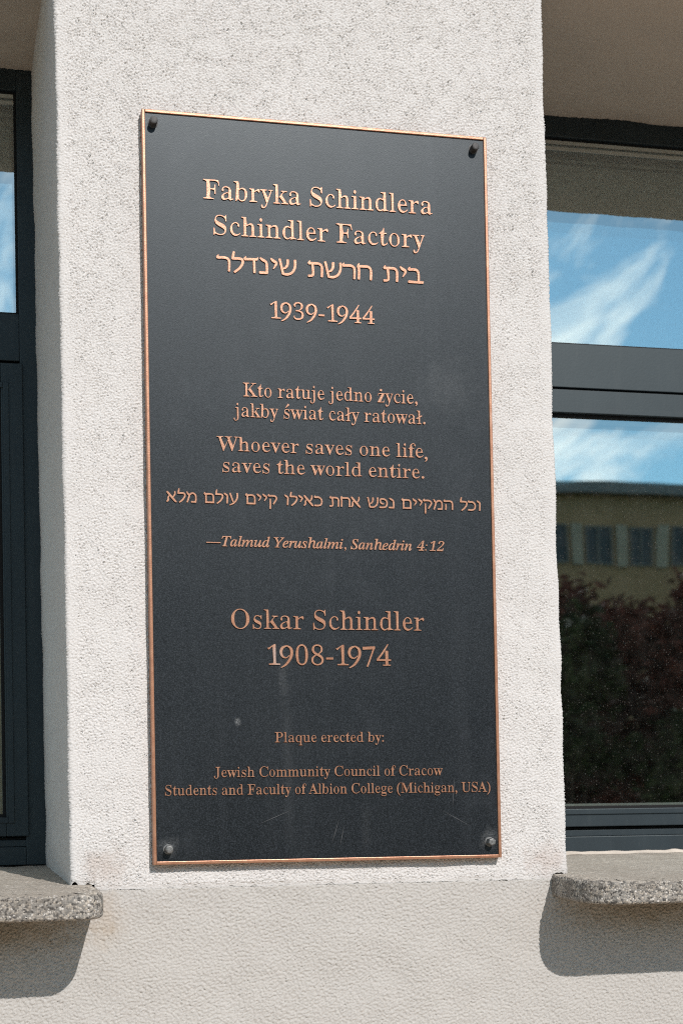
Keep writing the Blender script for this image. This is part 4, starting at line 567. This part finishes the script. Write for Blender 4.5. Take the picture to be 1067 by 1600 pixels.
# ------------------------------------------------------------------ plaque
px0, px1 = .32887, .32887 + .51719
PL = empty('plaque', ((px0 + px1) / 2, .012, Z0), 'black memorial plaque with raised copper lettering and copper rim on the rough pier', 'plaque')
fw = .0046
a = MB(); a.box(px0 + fw - .0005, px1 - fw + .0005, .0022, .0150, Z0 + fw - .0005, Z0 + 1.08 - fw + .0005); a.build('panel', M['panel'], PL)
a = MB()
a.box(px0, px0 + fw, 0, 0.0160, Z0 + .0, Z0 + 1.08); a.box(px1 - fw, px1, 0, 0.0160, Z0, Z0 + 1.08)
a.box(px0 + fw, px1 - fw, 0.00003, 0.0160, Z0, Z0 + fw); a.box(px0 + fw, px1 - fw, 0.00003, 0.0160, Z0 + 1.08 - fw, Z0 + 1.08)
a.build('rim', M['copper'], PL, .0009, 2)
def bolt(x, z, m, rot, hexa, label):
    bm = bmesh.new()
    def ringv(r, y, n, ph): return [bm.verts.new((x + r * math.cos(ph + 2 * math.pi * i / n), y, z + r * math.sin(ph + 2 * math.pi * i / n))) for i in range(n)]
    def skin(A, B):
        for i in range(len(A)): bm.faces.new((A[i], A[(i + 1) % len(A)], B[(i + 1) % len(A)], B[i]))
    n = 6 if hexa else 24; r = .0060 if hexa else .0057
    prof_ = [(r * .93, .0024), (r, .0018), (r, -.0085), (r * .97, -.0097), (r * .86, -.0106), (r * .55, -.0110)]
    rings = [ringv(a_, b_, n, rot) for a_, b_ in prof_]
    for A, B in zip(rings[:-1], rings[1:]): skin(A, B)
    bm.faces.new(rings[-1]); bm.faces.new(rings[0])
    # washer
    w0 = ringv(.0072, .0022, 28, 0); w1 = ringv(.0072, .0015, 28, 0); w2 = ringv(.0040, .0012, 28, 0); skin(w0, w1); skin(w1, w2)
    bmesh.ops.recalc_face_normals(bm, faces=bm.faces[:])
    me = bpy.data.meshes.new('bolt'); bm.to_mesh(me); bm.free()
    o = link_mesh('bolt', me, m, PL); o['label'] = label
bolt(.3448, Z0 + 1.0607, M['bolt_dark'], .2, False, 'blackened round bolt head at the top left corner')
bolt(.8257, Z0 + 1.0609, M['bolt_dark'], .5, False, 'blackened round bolt head at the top right corner')
bolt(.3501, Z0 + .0216, M['bolt_grey'], .1, False, 'worn grey bolt head at the bottom left corner')
bolt(.8282, Z0 + .0237, M['bolt_grey'], .35, True, 'worn grey hexagonal bolt head at the bottom right corner')
# hairline scratches: thin raised burrs in the paint
def scratch(p, q, w=.0005):
    (ax, az), (bx, bz) = p, q; dx, dz = bx - ax, bz - az; l = math.hypot(dx, dz); nx, nz = -dz / l * w, dx / l * w
    SC.quad((ax, .00205, Z0 + az), ((ax + bx) / 2 + nx, .00205, Z0 + (az + bz) / 2 + nz), (bx, .00205, Z0 + bz), ((ax + bx) / 2 - nx, .00205, Z0 + (az + bz) / 2 - nz))
M['scratch'] = plain('scratched_paint', (.08, .084, .09), .6, .4)
for p, q in (((.756, .071), (.800, .047)), ((.478, .054), (.532, .076)), ((.600, .062), (.588, .025)), ((.772, .075), (.776, .120)), ((.60, .020), (.607, .052))):
    SC = MB(); scratch(p, q, .0004); SC.build('scratch', M['scratch'], PL)

# ------------------------------------------------------------------ lettering
FONT = {}
for ln in FONT_DATA.strip().split('\n'):
    if ln[:2] in ('r|',): continue
    key = ln[:2]; rest = ln[3:].split('|')
    FONT[key] = (int(rest[0]) / 1000, [np.array([int(q) for q in c.split()], float).reshape(-1, 2) / 1000 for c in rest[1:]])
_cache = {}
def glyph(key):
    if key in _cache: return _cache[key]
    adv, cs = FONT[key]
    pts = []; edges = []
    for c in cs:
        b = len(pts); n = len(c); pts += [Vector(p) for p in c]; edges += [(b + i, b + (i + 1) % n) for i in range(n)]
    vs, es, fs, _, _, _ = geometry.delaunay_2d_cdt(pts, edges, [], 0, 1e-5)
    keep = []
    for f in fs:
        c = sum((vs[i] for i in f), Vector((0, 0))) / len(f); w = 0
        for q in cs:
            x1_, y1_ = q[:, 0], q[:, 1]; x2_, y2_ = np.roll(x1_, -1), np.roll(y1_, -1)
            cr_ = (x2_ - x1_) * (c.y - y1_) - (c.x - x1_) * (y2_ - y1_)
            w += int(((y1_ <= c.y) & (y2_ > c.y) & (cr_ > 0)).sum()) - int(((y1_ > c.y) & (y2_ <= c.y) & (cr_ < 0)).sum())
        if w != 0:
            a_, b_, c_2 = (vs[i] for i in f[:3])
            ar = (b_ - a_).x * (c_2 - a_).y - (b_ - a_).y * (c_2 - a_).x
            keep.append(tuple(f) if ar > 0 else tuple(f)[::-1])
    cnt = {}
    for f in keep:
        for i in range(len(f)): cnt[(f[i], f[(i + 1) % len(f)])] = 1
    border = [e for e in cnt if (e[1], e[0]) not in cnt]
    xs_ = [p[0] for c in cs for p in c]
    _cache[key] = (adv, [(v.x, v.y) for v in vs], keep, border, min(xs_), max(xs_))
    return _cache[key]
YFRONT, YBACK = .0005, .0030
def text_line(style, s, x0, x1, z, em, space=.25, track=0.0, extra=()):
    pos = []; cur = 0; used = []
    for ch in s:
        if ch == ' ': cur += space; continue
        st = style
        key = st + ch
        g = glyph(key); pos.append((key, cur)); cur += g[0] + track
    left = glyph(pos[0][0])[4] + pos[0][1]; right = max(glyph(k)[5] + p for k, p in pos)
    k = (x1 - x0) / (right - left)           # horizontal scale, so that the line has its measured length
    print('%-14s em %.4f  width factor %.3f' % (s[:14], em, k / em))
    v = []; f = []
    jobs = [(kk, x0 + (p - left) * k, z, k, em) for kk, p in pos] + [(kk, xx, zz_, k, em) for kk, xx, zz_ in extra]
    for kk, gx, gz, sx, sz in jobs:
        _, vs, tri, border, _, _ = glyph(kk); b = len(v); n = len(vs)
        v += [(gx + a_ * sx, YFRONT, Z0 + gz + c * sz) for a_, c in vs]
        f += [tuple(b + i for i in t) for t in tri]
        m_ = {}
        for (i, j) in border:
            for q in (i, j):
                if q not in m_: m_[q] = len(v); v.append((v[b + q][0], YBACK, v[b + q][2]))
            f.append((b + j, b + i, m_[i], m_[j]))
    me = bpy.data.meshes.new('text_line'); me.from_pydata(v, [], f); me.update()
    return link_mesh('text_line', me, M['copper'], PL)
C = .676
text_line('r', 'Fabryka Schindlera', .4159, .7594, .9568, .0281 / C)
text_line('r', 'Schindler Factory', .4300, .7466, .9055, .0281 / C)
text_line('h', 'רלדניש תשרח תיב', .4329, .7438, .8520, .0241 / .7, .42)
text_line('r', '1939-1944', .5106, .6671, .7880, .0243 / C)
text_line('r', 'Kto ratuje jedno życie,', .4690, .7302, .6723, .0198 / C)
text_line('r', 'jakby świat cały ratował.', .4546, .7418, .6425, .0198 / C)
text_line('r', 'Whoever saves one life', .4293, .7377, .5926, .0204 / C, extra=(('r,', .7375, .5905),))
text_line('r', 'saves the world entire.', .4369, .7382, .5616, .0204 / C)
text_line('h', 'אלמ םלוע םייק וליאכ תחא שפנ םייקמה לכו', .3553, .8249, .5158, .0158 / .7, .38)
text_line('i', '—Talmud Yerushalmi, Sanhedrin 4:12', .4115, .7670, .4546, .0136 / .66)
text_line('r', 'Oskar Schindler', .4456, .7335, .3362, .0280 / C)
text_line('r', '1908-1974', .4977, .6818, .2842, .0284 / C)
text_line('r', 'Plaque erected by:', .5064, .6686, .1726, .0146 / C)
text_line('r', 'Jewish Community Council of Cracow', .4171, .7574, .1231, .0146 / C)
text_line('r', 'Students and Faculty of Albion College (Michigan, USA)', .3467, .8305, .0978, .0146 / C)

# ------------------------------------------------------------------ what the glass reflects: yard, shrubs and the block opposite
g = MB(); g.quad((-400, -400, 0), (400, -400, 0), (400, 400, 0), (-400, 400, 0)); structure(g.build('ground', M['grass']))
g = MB(); g.quad((-40, -6.2, .004), (60, -6.2, .004), (60, .016, .004), (-40, .016, .004)); structure(g.build('pavement', M['paving']))

OB = empty('apartment_block', (21, -54, 0), 'long ochre block with flat grey roof reflected in the right window', 'building')
fy = -48.0
wins = []
x = 20.36 - 1.45 * 18
while x < 48: wins.append(x); x += 1.48
zb_, zt_ = Z0 + 8.75, Z0 + 10.0
a = MB(); a.box(-8, 50, fy - 12, fy, 0, Z0 + 11.0); a.build('wall', M['facade'], OB)
a = MB(); a.box(-8.5, 50.5, fy - 12.4, fy + .5, Z0 + 11.0, Z0 + 11.35); a.build('roof', M['roofing'], OB)
for k, x in enumerate(wins):
    for zz0, zz1 in ((zb_, zt_), (zb_ - 3.1, zt_ - 3.1), (zb_ - 6.2, zt_ - 6.2)):
        if zz0 != zb_: continue
        if zz0 == zb_ and not 8 < x < 34: continue
        a = MB(); a.box(x, x + .06, fy - .02, fy + .08, zz0, zz1); a.box(x + .80, x + .86, fy - .02, fy + .08, zz0, zz1); a.box(x + .06, x + .80, fy - .02, fy + .08, zz1 - .06, zz1); a.box(x + .06, x + .80, fy - .02, fy + .08, zz0, zz0 + .06); a.box(x + .40, x + .46, fy - .02, fy + .07, zz0 + .06, zz1 - .06)
        w = a.build('window', M['farframe'], OB)
        a = MB(); a.quad((x + .06, fy + .02, zz0 + .06), (x + .80, fy + .02, zz0 + .06), (x + .80, fy + .02, zz1 - .06), (x + .06, fy + .02, zz1 - .06)); a.build('pane', M['farglass'], w)
for x in wins:
    if 8 < x < 34: a = MB(); a.box(x + .98, x + 1.36, fy - .01, fy + .12, zb_ - .05, zt_ + .05); a.build('pilaster', M['pilaster'], OB)

def shrub(cx, cy, rx, h, nleaf, m, label, seed):
    root = empty('shrub', (cx, cy, 0), label, 'shrub')
    q = np.random.default_rng(seed)
    nb = 46
    th = q.uniform(0, 2 * np.pi, nb); rr = np.sqrt(q.uniform(0, 1, nb)); zc = q.uniform(.12, 1, nb) ** .8
    prof_ = np.sqrt(np.clip(1.04 - (zc - .35) ** 2 / .46, .04, 1))
    cl = np.stack([cx + rx * rr * prof_ * np.cos(th), cy + rx * rr * prof_ * np.sin(th), h * zc * (.88 + .14 * q.random(nb))], 1)
    k = q.integers(0, nb, nleaf)
    pos = cl[k] + q.normal(0, 1, (nleaf, 3)) * np.array([.16, .16, .13]) * rx
    pos[:, 2] = np.clip(pos[:, 2], .03, None)
    d1 = q.normal(0, 1, (nleaf, 3)); d1 /= np.linalg.norm(d1, axis=1)[:, None]
    d2 = np.cross(d1, q.normal(0, 1, (nleaf, 3))); d2 /= np.linalg.norm(d2, axis=1)[:, None]
    s = q.uniform(.035, .075, (nleaf, 1))
    V = np.stack([pos - d1 * s, pos + d2 * s * .45, pos + d1 * s, pos - d2 * s * .45], 1).reshape(-1, 3)
    me = bpy.data.meshes.new('foliage'); me.from_pydata(V.tolist(), [], np.arange(nleaf * 4).reshape(-1, 4).tolist()); me.update()
    link_mesh('foliage', me, m, root)
    a = MB()
    for i in range(9):
        tgt = cl[i * 5]; b0 = Vector((cx + .05 * math.cos(i * .7) * 2, cy + .1 * math.sin(i * .7), 0)); b1 = Vector(tgt)
        ax = (b1 - b0).normalized(); s1 = ax.orthogonal().normalized(); s2 = ax.cross(s1); bb = len(a.v)
        for c0, r0 in ((b0, .022), (b1, .006)):
            for j in range(6): a.v.append(tuple(c0 + (s1 * math.cos(j * math.pi / 3) + s2 * math.sin(j * math.pi / 3)) * r0))
        for j in range(6): a.f.append((bb + j, bb + (j + 1) % 6, bb + 6 + (j + 1) % 6, bb + 6 + j))
    a.build('stems', M['bark'], root)
shrub(4.75, -9.0, .55, Z0 + 1.78, 12000, M['leaf_green'], 'green leafy shrub at the near end of the reflected planting', 51)
shrub(5.45, -9.7, .85, Z0 + 2.16, 20000, M['leaf_red'], 'lower dark red shrub between the green one and the tall one', 52)
shrub(6.25, -9.2, .85, Z0 + 2.22, 22000, M['leaf_red'], 'tallest dark red shrub of the reflected planting', 53)
shrub(5.6, -8.2, .60, Z0 + .95, 12000, M['leaf_green'], 'low green shrub in front of the dark red ones', 54)
shrub(7.6, -9.4, .80, Z0 + 2.0, 12000, M['leaf_green'], 'broad green shrub at the far end of the reflected planting', 55)
shrub(9.3, -9.6, .85, Z0 + 2.1, 9000, M['leaf_red'], 'reddish shrub farther along the planting past the broad green one', 56)
shrub(2.9, -9.3, .75, Z0 + .9, 9000, M['leaf_green'], 'small rounded green shrub at the left end of the planting', 57)
